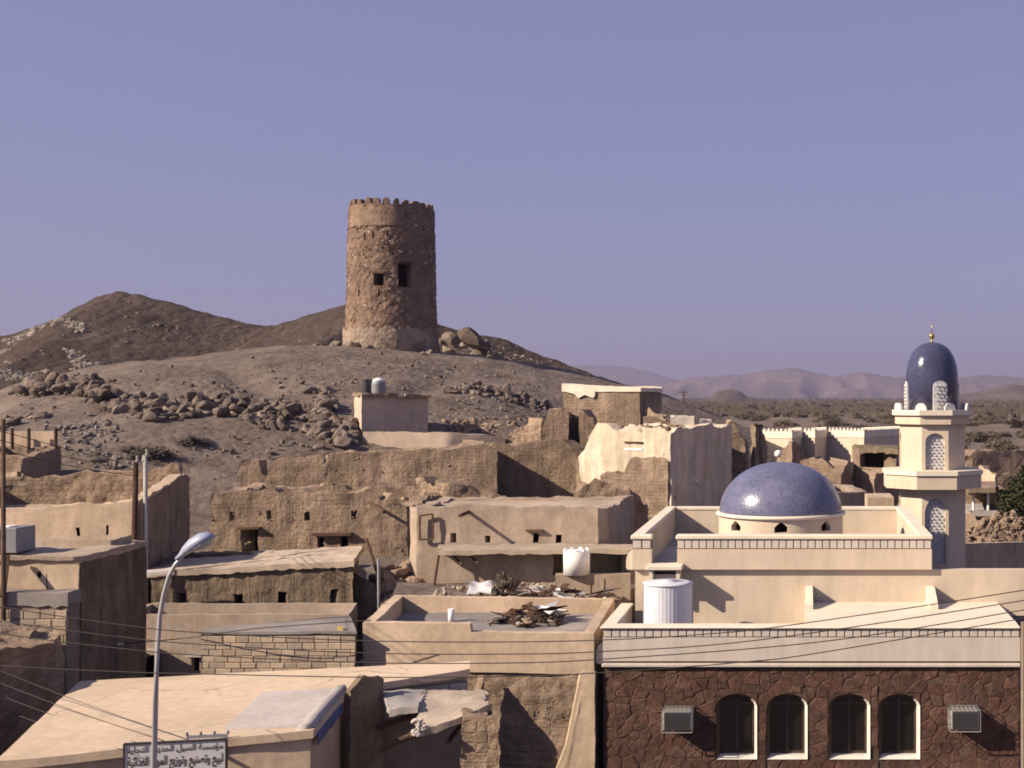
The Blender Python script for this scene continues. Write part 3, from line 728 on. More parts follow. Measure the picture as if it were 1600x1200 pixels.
    # windows
    for a, b in wins:
        x0, x1 = XX(a, FY)+0.003, XX(b, FY)-0.003
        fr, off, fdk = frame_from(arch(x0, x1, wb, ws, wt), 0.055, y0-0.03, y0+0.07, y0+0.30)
        w = fr.build('window', M['frame_white'], t); fdk.build('jamb_shade', M['wood_and_jamb_shade'], w)  # white surround; shade on its left side and arch head put into dark colour
        ix0, ix1 = min(p[0] for p in off), max(p[0] for p in off); iz0, iz1 = min(p[1] for p in off), max(p[1] for p in off)
        xm = (ix0+ix1)/2; fy = y0+0.22
        cs = MB(); cs.box(ix0, ix0+0.05, fy, fy+0.05, iz0, iz1-0.1); cs.box(ix1-0.05, ix1, fy, fy+0.05, iz0, iz1-0.1); cs.box(xm-0.03, xm+0.03, fy-0.01, fy+0.04, iz0, iz1)
        cs.box(ix0, ix1, fy+0.003, fy+0.045, iz0+0.003, iz0+0.06); cs.box(ix0, ix1, fy+0.003, fy+0.045, ws-0.03, ws+0.03); cs.build('casement', M['wood_and_jamb_shade'], w)
        for qa, qb in ((ix0+0.05, xm-0.03), (xm+0.03, ix1-0.05)):
            MB().box(qa, qb, fy+0.02, fy+0.028, iz0+0.06, iz1-0.02).build('pane', M['dark'], w)
    # ledge, recessed line, panel, tile frieze, coping
    MB().bbox(XL-0.02, XR, FY-0.045, y0+0.35, zl, ZZ(1036.5, FY), 0.012).build('ledge', M['mosque_panel'], t)
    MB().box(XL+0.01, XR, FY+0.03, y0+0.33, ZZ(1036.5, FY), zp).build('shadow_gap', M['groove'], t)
    MB().box(XL, XR, FY, y0+0.30, zp, zd1).build('parapet_panel', M['mosque_panel'], t)
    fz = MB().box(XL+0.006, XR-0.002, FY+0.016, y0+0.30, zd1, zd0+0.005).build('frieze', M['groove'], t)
    def tiles(x0, x1, y, z0, z1, pitch, parent):
        n = int((x1-x0)/pitch); p = (x1-x0)/n; s = p*0.86
        proto = MB().bbox(-s/2, s/2, 0, 0.05, z0, z1, 0.006).mesh('tile')
        for i in range(n): link_mesh('tile', proto, M['mosque_panel'], parent, True, Vector((x0+(i+0.5)*p, y, 0))-wpos(parent))
    tiles(XL+0.01, XR-0.01, FY-0.004, zd1+0.014, zd0-0.010, 0.166, fz)
    cop = MB().bbox(XL-0.05, XR+0.0, FY-0.05, FY+0.32, zd0+0.005, zt+0.01, 0.02)
    cop.build('coping', M['mosque_white'], t)
    # left parapet of the sunken terrace, running back to the block
    zc = zt+0.006
    MB().bbox(XL-0.05, XL+0.25, FY+0.325, BY-0.12, zd0+0.003, zc, 0.02).build('coping', M['mosque_white'], t)
    MB().box(XL+0.003, XL+0.2, FY+0.36, BY-0.12, zl-0.4, zd0+0.003).build('parapet', M['mosque'], t)
    # rounded corbels at the left ends
    for (cy, cz, s, dep) in ((FY+0.06, ZZ(1038, FY), 0.40, 0.22), (BY-0.02, ZZ(890, BY), 0.40, 0.25)):
        xe = (XL if cy < 27 else XX(988, BY-0.1))-0.003
        pr = [(xe, cz)]+[(xe-0.16*math.sin(a), cz+0.02+s*(0.5-0.5*math.cos(a*1.0))) for a in np.linspace(0.5, math.pi, 7)]
        pr = [(xe, cz), (xe, cz+s), (xe-0.05, cz+s), (xe-0.10, cz+s*0.92), (xe-0.135, cz+s*0.75), (xe-0.15, cz+s*0.5), (xe-0.15, cz+0.05), (xe-0.12, cz)]
        MB().prism_y(pr, cy, cy+dep).build('corbel', M['mosque_white'], t)
    # roofs: sunken terrace on the left, the rest level with the coping
    xf = XX(1258, 28.5)                                  # the step between the two
    MB().box(XL+0.2, xf, FY+0.323, BY+0.1, zt-0.62, zt-0.52).build('terrace_floor', M['concrete_pale'], t)
    MB().box(xf, XR+0.0, FY+0.323, BY+0.1, zt-0.7, zt+0.003).build('roof', M['mosque_white'], t)
    for px, top in ((1258, 915), (1447, 915)):
        x = XX(px, BY); zz = ZZ(top, BY)
        pr = [(BY+0.02, zt), (BY+0.02, zz), (BY-0.25, zz), (BY-1.0, zt+0.10), (BY-1.0, zt)]
        b = MB(); n = len(pr); b.add([(x, y, z) for y, z in pr]+[(x+0.17, y, z) for y, z in pr], [tuple(range(n)), tuple(range(2*n-1, n-1, -1))]+[(i, n+i, n+(i+1) % n, (i+1) % n) for i in range(n)])
        b.build('fin_wall', M['mosque_white'], t)
    # raised block: front wall, panel with frieze, side and back parapets
    UY = BY-0.11; ul, ur = XX(988, UY), XX(1456, UY); uzt = ZZ(836, UY); ud0, ud1, up = ZZ(843, UY), ZZ(858, UY), ZZ(890, UY); UB = 36.4
    g0, g1 = XX(1018, UY), XX(1058, UY); gz = ZZ(881, UY)
    b = MB(); b.box(ul+0.05, ur-0.05, BY, BY+0.22, zt-0.6, up); b.build('block_wall', M['mosque'], t)
    MB().box(ur-0.05, XR+1.6, BY, BY+0.22, zt-0.3, ZZ(890, BY)).build('rear_parapet', M['mosque'], t)
    MB().box(ul+0.05, ul+0.27, BY+0.22, UB, -0.2, up).build('side_wall', M['mosque'], t)
    MB().box(ur-0.27, ur-0.05, BY+0.22, UB, -0.2, up).build('side_wall', M['mosque'], t)
    MB().box(ul+0.05, ur-0.05, UB, UB+0.2, -0.2, up).build('back_wall', M['mosque'], t)
    MB().box(ul+0.271, ur-0.271, BY+0.221, UB-0.001, up-0.25, up-0.02).build('roof', M['concrete_pale'], t)
    for a, c in ((ul, g0), (g1, ur)):
        MB().box(a, c, UY, UY+0.26, up, ud1).build('parapet_panel', M['mosque'], t)
        f2 = MB().box(a+0.006, c-0.004, UY+0.016, UY+0.25, ud1, ud0+0.004).build('frieze', M['groove'], t)
        tiles(a+0.008, c-0.008, UY-0.004, ud1+0.016, ud0-0.010, 0.163, f2)
        MB().bbox(a-0.03, c+0.02, UY-0.04, UY+0.28, ud0+0.004, uzt, 0.018).build('coping', M['mosque_white'], t)
    MB().box(g0, g1, UY+0.002, UY+0.25, up-0.002, gz).build('opening_sill', M['mosque'], t)
    for (a, c) in ((ul, ul+0.24), (ur-0.24, ur)):
        MB().box(a+0.002, c-0.002, UY+0.26, UB+0.16, up, ud0+0.004).build('parapet', M['mosque'], t)
        MB().bbox(a-0.03, c+0.02, UY+0.282, UB+0.2, ud0+0.006, uzt+0.002, 0.018).build('coping', M['mosque_white'], t)
    MB().box(ul+0.24, ur-0.24, UB-0.05, UB+0.16, up, ud0+0.004).build('parapet', M['mosque'], t)
    MB().bbox(ul+0.262, ur-0.262, UB-0.07, UB+0.2, ud0+0.004, uzt, 0.018).build('coping', M['mosque_white'], t)
    # little hood below the gap in the parapet
    h0, h1 = XX(1010, BY-0.5), XX(1066, BY-0.5); hz = ZZ(884, BY-0.5)
    hd = MB(); hd.bbox(h0, h1, BY-0.55, BY-0.003, hz-0.10, hz, 0.015); hd.box(h0+0.06, h0+0.14, BY-0.48, BY-0.003, hz-0.45, hz-0.10); hd.box(h1-0.14, h1-0.06, BY-0.48, BY-0.003, hz-0.45, hz-0.10)
    hd.box(h0+0.14, h1-0.14, BY-0.30, BY-0.003, hz-0.45, hz-0.22); hd.build('roof_hatch_hood', M['mosque_white'], t)
    # drum and dome
    dy = 33.0; dx = XX(1220, dy); dz = ZZ(803, dy); dr = 98*dy/F
    dm = thing_part = None
    drum = MB(); seg = 64; zb = up-0.02; zt2 = dz-0.02; wn_ = 8; op_w = 0.17
    angs = [];
    for k in range(wn_):
        a = -math.pi/2+2*math.pi*k/wn_+0.02; angs.append(a)
    zw0, zw1, zw2 = ZZ(832, dy-1.5), ZZ(819, dy-1.5), ZZ(815.5, dy-1.5)
    aset = sorted(set([round(x, 6) for a in angs for x in ((a-op_w/dr) % (2*math.pi), (a-op_w*0.5/dr) % (2*math.pi), a % (2*math.pi), (a+op_w*0.5/dr) % (2*math.pi), (a+op_w/dr) % (2*math.pi))]+[round((a+q*2*math.pi/wn_) % (2*math.pi), 6) for a in angs for q in (0.2, 0.28, 0.36, 0.44, 0.5, 0.56, 0.64, 0.72, 0.8)]))
    nA = len(aset); rr0, rr1 = dr-0.02, dr-0.17
    def reltop(a):
        d = min(abs((a-b+math.pi) % (2*math.pi)-math.pi) for b in angs)*dr
        return (zw2 if d < 0.01 else zw1 if d < op_w*0.6 else ZZ(824, dy-1.5)) if d < op_w+0.002 else None
    vs = []; fs = []
    for a in aset:
        zt_ = reltop(a); zm = zt_ if zt_ is not None else zw1
        for r in (rr0, rr1):
            for z in (zb, zw0, zm, zt2): vs.append((dx+r*math.cos(a), dy+r*math.sin(a), z))
    for i in range(nA):
        j = (i+1) % nA
        hole = reltop(aset[i]) is not None and reltop(aset[j]) is not None
        for k in range(3):
            if k == 1 and hole: continue
            fs.append((i*8+k, j*8+k, j*8+k+1, i*8+k+1)); fs.append((i*8+4+k, i*8+4+k+1, j*8+4+k+1, j*8+4+k))
        if hole:
            fs.append((i*8+1, j*8+1, j*8+5, i*8+5)); fs.append((i*8+2, i*8+6, j*8+6, j*8+2))
        for e, f in ((i, j),):
            ti, tj = reltop(aset[i]) is not None, reltop(aset[j]) is not None
            if ti != tj:
                q = i if ti else j; fs.append((q*8+1, q*8+2, q*8+6, q*8+5))
    me = bpy.data.meshes.new('drum'); me.from_pydata(vs, [], fs); me.validate()
    dr_o = link_mesh('drum', me, M['mosque'], t)
    MB().lathe([(dr-0.03, zt2), (dr+0.045, zt2+0.02), (dr+0.06, zt2+0.06), (dr+0.03, zt2+0.095), (dr-0.05, zt2+0.10)], 72, (dx, dy, 0)).build('drum_cornice', M['mosque_white'], t, True)
    H = ZZ(722, dy)-dz-0.05; prof = []
    for k in range(25):
        a = math.pi/2*k/24; prof.append((max(0.001, (dr-0.03)*math.cos(a)**0.93), dz+0.05+H*math.sin(a)**1.04))
    MB().lathe(prof, 72, (dx, dy, 0)).build('dome', M['dome'], t, True)
    # round loudspeaker on the roof to the right of the dome
    rx = XX(1343, 31.2); rz = ZZ(829, 31.2)
    b = MB()
    ringp = [(rx+0.19*math.cos(a), rz+0.19*math.sin(a)) for a in np.linspace(0, 2*math.pi, 21)[:-1]]
    b.prism_y(ringp, 31.15, 31.3)
    b.beam((rx, 31.25, rz-0.19), (rx, 31.25, up-0.03), 0.06, 0.06)
    sp = thing('loudspeaker', 'grey round loudspeaker on the mosque roof to the right of the blue dome', 'loudspeaker', (rx, 31.25, up)); b.build('horn', M['metal_grey'], sp)
    MB().lathe([(0.09, 0), (0.09, 0.03)], 16, (0, 0, 0)).build('driver', M['white'], sp); c = sp.children[-1]; c.rotation_euler = (math.pi/2, 0, 0); c.location = Vector((rx, 31.145, rz))-wpos(sp)
    # dark upright added for the shaded strip at the street front's right end
    MB().tube([(XR+0.06, FY-0.02, -0.2), (XR+0.06, FY-0.02, zt+0.1)], 0.05, 10).build('shaded_end_strip', M['groove'], t)
    # minaret
    my = 38.0; mx = XX(1455, my)+0.02
    mn = thing('minaret', 'cream octagonal minaret with dark blue dome and gold finial behind the mosque', 'minaret', (mx, my, 3.5))
    def octa(r): return [(mx+r/math.cos(math.pi/8)*math.cos(math.pi/8+k*math.pi/4), my+r/math.cos(math.pi/8)*math.sin(math.pi/8+k*math.pi/4)) for k in range(8)]
    def Zm(py): return ZZ(py, my-0.9)
    def shaft(r, z0, z1, wz0, wz1, ww, nm):
        # eight faces; each a wall with an arched niche holding a lattice
        po = octa(r); pi_ = ccw_offset(po, 0.16); b = MB()
        lat = []
        for k in range(8):
            a = Vector(po[k]); c = Vector(po[(k+1) % 8]); d = (c-a).normalized(); nrm = Vector((d.y, -d.x)); L = (c-a).length; m = L/2
            u0, u1 = m-ww/2, m+ww/2; ws_ = wz1-(wz1-wz0)*0.22
            if k % 2 == 0:
                b.add([(a.x, a.y, z0), (c.x, c.y, z0), (c.x, c.y, z1), (a.x, a.y, z1)], [(0,1,2,3)]); continue
            out = arch(u0, u1, wz0, ws_, wz1, 6)
            T = lambda u, z, dep=0.0: (a.x+d.x*u-nrm.x*dep, a.y+d.y*u-nrm.y*dep, z)
            b.add([T(0, z0), T(u0, z0), T(u0, wz0), T(0, wz0)], [(0,1,2,3)]); b.add([T(u1, z0), T(L, z0), T(L, wz0), T(u1, wz0)], [(0,1,2,3)]); b.add([T(u0, z0), T(u1, z0), T(u1, wz0), T(u0, wz0)], [(0,1,2,3)])
            b.add([T(0, wz0), T(u0, wz0), T(u0, ws_), T(0, ws_)], [(0,1,2,3)]); b.add([T(u1, wz0), T(L, wz0), T(L, ws_), T(u1, ws_)], [(0,1,2,3)])
            ap = [p for p in out if p[1] >= ws_-1e-6]; n = len(ap)
            b.add([T(*p) for p in ap]+[T(p[0], z1) for p in ap], [(i, i+1, n+i+1, n+i) for i in range(n-1)])
            b.add([T(0, ws_), T(u0, ws_), T(u0, z1), T(0, z1)], [(0,1,2,3)]); b.add([T(u1, ws_), T(L, ws_), T(L, z1), T(u1, z1)], [(0,1,2,3)])
            n = len(out); b.add([T(*p) for p in out]+[T(p[0], p[1], 0.12) for p in out], [(i, (i+1) % n, n+(i+1) % n, n+i) for i in range(n)])
            if k in (4, 5, 6):                            # the faces the photo shows: pierced lattice panel
                lb = MB(); lb.add([T(p[0], p[1], 0.118) for p in out], [tuple(range(n))])
                step = ww/4.0; z = wz0+step*0.5; row = 0
                while z < wz1-step*0.3:
                    uu = u0+step*(0.5 if row % 2 else 1.0)
                    while uu < u1-step*0.25:
                        if z < ws_ or abs(uu-m) < ww*0.25:
                            s = step*0.30; dv = [(uu-s, z), (uu, z-s), (uu+s, z), (uu, z+s)]
                            lb.add([T(*p, 0.08) for p in dv]+[T(*p, 0.118) for p in dv], [(0,1,2,3)]+[(i, 4+i, 4+(i+1) % 4, (i+1) % 4) for i in range(4)])
                        uu += step
                    z += step*0.62; row += 1
                lat.append(lb)
            else:
                lb = MB(); lb.add([T(p[0], p[1], 0.118) for p in out], [tuple(range(n))]); lat.append(lb)
        o = b.build(nm, M['mosque'], mn)
        for lb in lat: lb.build('lattice_window', M['lattice'], o)
    rs = 50.5*my/F*0.985
    shaft(rs, 2.6, Zm(765), Zm(880), Zm(779), 0.60, 'lower_shaft')
    shaft(rs*0.985, Zm(736), Zm(662), Zm(735)+0.02, Zm(677), 0.56, 'upper_shaft')
    MB().prism(octa(73*my/F), Zm(764)+0.01, Zm(742)).build('balcony', M['mosque'], mn)
    MB().prism(octa(75.5*my/F), Zm(742), Zm(735)).build('balcony_rail', M['mosque_white'], mn)
    MB().prism(octa(56*my/F), Zm(662)-0.02, Zm(649)).build('gallery', M['mosque'], mn)
    MB().prism(octa(60.5*my/F), Zm(649), Zm(641)).build('gallery_coping', M['mosque_white'], mn)
    rd = 40.5*my/F; prof = [(rd*0.97, Zm(641)), (rd, Zm(600))]
    zc0 = Zm(588); H = ZZ(535, my)-zc0
    for k in range(17):
        a = math.pi/2*k/16; prof.append((max(0.001, rd*math.cos(a)**0.82), zc0+H*math.sin(a)))
    MB().lathe(prof, 48, (mx, my, 0)).build('dome', M['dome_dark'], mn, True)
    for a in (-math.pi/2+0.22, -math.pi+0.02, 0.22, math.pi/2+0.1):    # four arched lattice lights set in the dome
        ww = 0.42; d = Vector((math.cos(a), math.sin(a))); u = Vector((-d.y, d.x))
        out = arch(-ww/2, ww/2, Zm(641), Zm(603), Zm(595), 5); n = len(out)
        lb = MB(); f = lambda x, z, q: (mx+d.x*q+u.x*x, my+d.y*q+u.y*x, z)
        lb.add([f(x, z, rd+0.012) for x, z in out]+[f(x, z, rd-0.12) for x, z in out], [tuple(range(n))]+[(i, n+i, n+(i+1) % n, (i+1) % n) for i in range(n)])
        for r_ in range(7):
            for c_ in range(3):
                x_ = (c_-1)*0.12+(0.06 if r_ % 2 else 0); z_ = Zm(641)+0.08+r_*0.105
                if abs(x_) < 0.16: dv = [(x_-0.045, z_), (x_, z_-0.045), (x_+0.045, z_), (x_, z_+0.045)]; lb.add([f(x, z, rd+0.045) for x, z in dv]+[f(x, z, rd+0.0) for x, z in dv], [(0,1,2,3)]+[(i, 4+i, 4+(i+1) % 4, (i+1) % 4) for i in range(4)])
        lb.build('dome_light', M['lattice'], mn)
    for k in range(8):                                     # fan-shaped merlons round the gallery
        a = k*math.pi/4+math.pi/8; d = Vector((math.cos(a), math.sin(a))); u = Vector((-d.y, d.x)); r = 55*my/F/math.cos(math.pi/8)*0.96
        w = 0.17; out = [(-w, 0), (w, 0), (w, 0.05), (w*0.85, 0.13), (w*0.5, 0.19), (0, 0.21), (-w*0.5, 0.19), (-w*0.85, 0.13), (-w, 0.05)]; n = len(out)
        f = lambda x, z, q: (mx+d.x*(r+q)+u.x*x, my+d.y*(r+q)+u.y*x, Zm(641)+z)
        MB().add([f(x, z, 0.03) for x, z in out]+[f(x, z, -0.03) for x, z in out], [tuple(range(n)), tuple(range(2*n-1, n-1, -1))]+[(i, n+i, n+(i+1) % n, (i+1) % n) for i in range(n)]).build('merlon', M['lattice'], mn)
    zt3 = ZZ(535, my)
    fb = MB(); fb.lathe([(0.05, zt3-0.02), (0.03, zt3+0.04), (0.03, zt3+0.10)], 12, (mx, my, 0)); fb.lathe([(0.002+0.085*math.sin(math.pi*k/10), zt3+0.185-0.085*math.cos(math.pi*k/10)) for k in range(11)], 16, (mx, my, 0)); fb.lathe([(0.018, zt3+0.26), (0.012, zt3+0.42), (0.004, ZZ(503, my))], 8, (mx, my, 0))
    fb.build('finial', M['gold'], mn, True)
    # water tank on the sunken terrace
    ty = 27.75; tx = XX(1044, ty); tr = 37.5*ty/F; z0 = zt-0.52; z1 = ZZ(911, ty)
    tk = thing('water_tank', 'bluish white ribbed cylinder water tank on the mosque terrace', 'water tank', (tx, ty, z0))
    b = MB(); K = 160; vs = []; zz_ = [z0, z0+0.03, z1-0.02, z1]
    for k in range(K):
        a = 2*math.pi*k/K; r = tr+0.003*math.cos(a*40)
        for z in zz_: vs.append((tx+r*math.cos(a), ty+r*math.sin(a), z))
    b.add(vs, [(k*4+j, ((k+1) % K)*4+j, ((k+1) % K)*4+j+1, k*4+j+1) for k in range(K) for j in range(3)]); b.build('tank_body', M['tank_blue'], tk, True)
    MB().lathe([(tr+0.02, z1-0.01), (tr+0.025, z1+0.02), (tr*0.8, z1+0.035), (tr*0.3, z1+0.045), (tr*0.29, z1+0.06), (0.01, z1+0.062)], 48, (tx, ty, 0)).build('lid', M['tank_blue'], tk, True)
    for s in (-1, 1): MB().tube([(tx+s*(tr+0.012), ty-0.1*0, z0), (tx+s*(tr+0.012), ty, z1-0.02)], 0.012, 6).build('strap', M['metal_grey'], tk)
    # air conditioners in wire cages on the street front
    for px, py, lb in ((1057.5, 1128, 'caged air conditioner left of the four arched mosque windows'), (1508.5, 1126.5, 'caged air conditioner right of the four arched mosque windows')):
        cx = XX(px, FY); cz = ZZ(py, FY); w, h, d = 0.61, 0.43, 0.40; yb = y0-0.03; yf = yb-d
        k = FY/yf if False else (yf/FY); cx *= (yf+0.0)/FY; cz = CZ+(cz-CZ)*(yf/FY)
        ac = thing('air_conditioner', lb, 'air conditioner', (cx, yb, cz-h/2), 'air conditioners on the mosque front')
        MB().bbox(cx-w/2+0.03, cx+w/2-0.03, yf+0.03, yb+0.02, cz-h/2+0.03, cz+h/2-0.03, 0.015).build('case', M['ac'], ac)
        gr = MB().box(cx-w/2+0.06, cx+w/2-0.06, yf+0.018, yf+0.029, cz-h/2+0.06, cz+h/2-0.06).build('grille', M['ac_dark'], ac)
        for q in range(7):
            zq = cz-h/2+0.085+q*(h-0.17)/6; MB().box(cx-w/2+0.07, cx+w/2-0.07, yf+0.010, yf+0.0175, zq-0.006, zq+0.006).build('louvre', M['ac_dark'], gr)
        cg = MB(); e = 0.011
        for sx_ in (-1, 1):
            for q in range(4):
                zq = cz-h/2+q*h/3; cg.beam((cx+sx_*w/2, yf, zq), (cx+sx_*w/2, yb+0.03, zq), e, e)
            for q in range(4):
                yq = yf+(yb-yf)*q/3; cg.beam((cx+sx_*w/2, yq, cz-h/2), (cx+sx_*w/2, yq, cz+h/2), e, e)
        for q in range(8):
            xq = cx-w/2+w*q/7; cg.beam((xq, yf, cz+h/2), (xq, yb+0.03, cz+h/2), e, e)
        for zq in (cz-h/2, cz+h/2): cg.beam((cx-w/2, yf, zq), (cx+w/2, yf, zq), 0.018, 0.018)
        for q in range(4): yq = yf+(yb-yf)*q/3; cg.beam((cx-w/2, yq, cz+h/2), (cx+w/2, yq, cz+h/2), e, e)
        cg.build('cage', M['cage_wire'], ac)
mosque()

# ------------------------------------------------------------------ small builders for the village
def bar(name, a, b, w, h, mat, parent): return MB().beam(a, b, w, h).build(name, M[mat], parent)
def stick(name, pts, r, mat, parent, seg=7): return MB().tube(pts, r, seg).build(name, M[mat], parent)
def block_courses(poly, side, z0, z1, bw, bh, parent, mat, seed, smin=0.0, smax=None, proud=0.012, skip=0.0):
    """cement blocks one by one in running bond on one side of a house"""
    a = Vector(poly[side]).to_2d(); b = Vector(poly[(side+1) % len(poly)]).to_2d(); d = (b-a); L = d.length; d.normalize(); nrm = Vector((d.y, -d.x))
    smax = L if smax is None else smax; rr = random.Random(seed); z = z0; row = 0
    while z < z1-bh*0.5:
        hgt = min(bh*rr.uniform(0.92, 1.08), z1-z); s = smin-(bw*0.5 if row % 2 else 0)
        while s < smax-0.03:
            w = bw*rr.uniform(0.85, 1.15); s0 = max(s, smin); s1 = min(s+w, smax); s += w
            if s1-s0 < 0.05 or rr.random() < skip: continue
            m = MB(); e = 0.0065; pr = proud+rr.uniform(-0.006, 0.01)
            def T(u, v, z_): p = a+d*u+nrm*v; return (p.x, p.y, z_)
            za, zb = z+e, z+hgt-e; ua, ub = s0+e, s1-e; c = 0.008
            vs = [T(ua, -0.03, za), T(ub, -0.03, za), T(ub, -0.03, zb), T(ua, -0.03, zb), T(ua, pr-c, za), T(ub, pr-c, za), T(ub, pr-c, zb), T(ua, pr-c, zb), T(ua+c, pr, za+c), T(ub-c, pr, za+c), T(ub-c, pr, zb-c), T(ua+c, pr, zb-c)]
            vs = [(x+rr.uniform(-.003, .003), y, q+rr.uniform(-.003, .003)) for x, y, q in vs]
            m.add(vs, [(8,9,10,11), (4,5,9,8), (5,6,10,9), (6,7,11,10), (7,4,8,11), (0,1,5,4), (1,2,6,5), (2,3,7,6), (3,0,4,7)])
            m.build('block', M[mat], parent)
        z += hgt; row += 1
def rock_mesh(seed, sub=2, flat=0.75, jag=0.35):
    rr = random.Random(seed); bm = bmesh.new(); bmesh.ops.create_icosphere(bm, subdivisions=sub, radius=0.5)
    off = Vector((seed*3.7, seed*1.3, seed*7.1)); sc = Vector((rr.uniform(.8, 1.2), rr.uniform(.8, 1.1), flat*rr.uniform(.8, 1.2)))
    planes = [(Vector((rr.gauss(0, 1), rr.gauss(0, 1), rr.gauss(0, 1))).normalized(), rr.uniform(0.20, 0.38)) for _ in range(12)]
    for v in bm.verts:
        p = v.co.copy()
        for n, d in planes:
            e = p.dot(n)-d
            if e > 0: p -= n*e*0.9
        p *= 1+jag*0.5*noise.noise(p*3+off)
        v.co = Vector((p.x*sc.x, p.y*sc.y, p.z*sc.z))
    me = bpy.data.meshes.new('rock'); bm.to_mesh(me); bm.free(); return me
ROCKS = [rock_mesh(k+1) for k in range(9)]
def rock(loc, size, mat, label, group, name='boulder', rr=R, sink=0.36):
    me = ROCKS[rr.randrange(len(ROCKS))]
    key = mat+str(ROCKS.index(me))
    if key not in RM: RM[key] = me.copy(); RM[key].materials.append(M[mat])
    o = bpy.data.objects.new(name, RM[key]); COL.objects.link(o)
    o.location = Vector(loc)+Vector((0, 0, size*(0.36-sink))); o.scale = (size*rr.uniform(.8, 1.25), size*rr.uniform(.8, 1.2), size*rr.uniform(.75, 1.15))
    o.rotation_euler = (rr.uniform(-.5, .5), rr.uniform(-.5, .5), rr.uniform(0, 6.28))
    return tag(o, label, 'boulder', group)
RM = {}
def ruin(name, label, pts, z0, top, t, mat, ops=(), cell=0.22, amp=0.10, rag=0.25, freq=0.9, seed=0.0, cat='ruin', group=None, batter=0.0):
    """a stretch of broken mud wall standing free"""
    h = thing(name, label, cat, (sum(p[0] for p in pts)/len(pts), sum(p[1] for p in pts)/len(pts), z0), group)
    w = ring('wall', pts, z0, top, t, M[mat], h, ops, cell, amp, freq, rag, False, seed, batter)
    return h, w
def rubble(name, label, cat, spots, mat, seed, group=None):
    """one heap of broken lumps that nobody would count"""
    rr = random.Random(seed); vs = []; fs = []
    for (x, y, z, s) in spots:
        me = ROCKS[rr.randrange(len(ROCKS))]; rot = Matrix.Rotation(rr.uniform(0, 6.28), 3, 'Z') @ Matrix.Rotation(rr.uniform(-1, 1), 3, 'X')
        n = len(vs); vs += [tuple(Vector((x, y, z))+rot @ (v.co*s)) for v in me.vertices]; fs += [tuple(i+n for i in p.vertices) for p in me.polygons]
    me = bpy.data.meshes.new(name); me.from_pydata(vs, [], fs); o = link_mesh(name, me, M[mat]); o['kind'] = 'stuff'
    tag(o, label, cat, group); return o
SMALL = [rock_mesh(k+60, 1, 0.8) for k in range(5)]
def stud(parent, poly, side, z0, z1, n, s0, s1, mat, seed, keep=None):
    """stones showing in a mud face, too small to pick apart singly"""
    a = Vector(poly[side]).to_2d(); b = Vector(poly[(side+1) % len(poly)]).to_2d(); d = (b-a); L = d.length; d.normalize(); nr = Vector((d.y, -d.x)); rr = random.Random(seed); vs = []; fs = []
    for _ in range(n):
        s = rr.uniform(0, L); zt_ = z1 if isinstance(z1, (int, float)) else interp(z1, s/L); z = rr.uniform(z0, zt_); sz = s0+(s1-s0)*rr.random()**2
        p = a+d*s-nr*(sz*0.30); q = Vector((p.x, p.y, z))
        if noise.noise(q*0.8+Vector((seed, 0, 0))) < -0.15: continue
        me = SMALL[rr.randrange(len(SMALL))]; rot = Matrix.Rotation(rr.uniform(0, 6.28), 3, 'Z') @ Matrix.Rotation(rr.uniform(-.6, .6), 3, 'X'); k = len(vs)
        vs += [tuple(q+rot @ Vector((v.co.x*sz, v.co.y*sz, v.co.z*sz*0.7))) for v in me.vertices]; fs += [tuple(i+k for i in f.vertices) for f in me.polygons]
    me = bpy.data.meshes.new('embedded_stones'); me.from_pydata(vs, [], fs); o = link_mesh('embedded_stones', me, M[mat], parent); o['kind'] = 'stuff'; return o
def heap_spots(x0, x1, y0, y1, z, n, s0, s1, seed, hump=0.3):
    rr = random.Random(seed); out = []
    for _ in range(n):
        x = rr.uniform(x0, x1); y = rr.uniform(y0, y1); u = (x-x0)/(x1-x0)*2-1; v = (y-y0)/(y1-y0)*2-1
        out.append((x, y, z+hump*max(0, 1-u*u)*max(0, 1-v*v)*rr.uniform(0.3, 1), rr.uniform(s0, s1)))
    return out

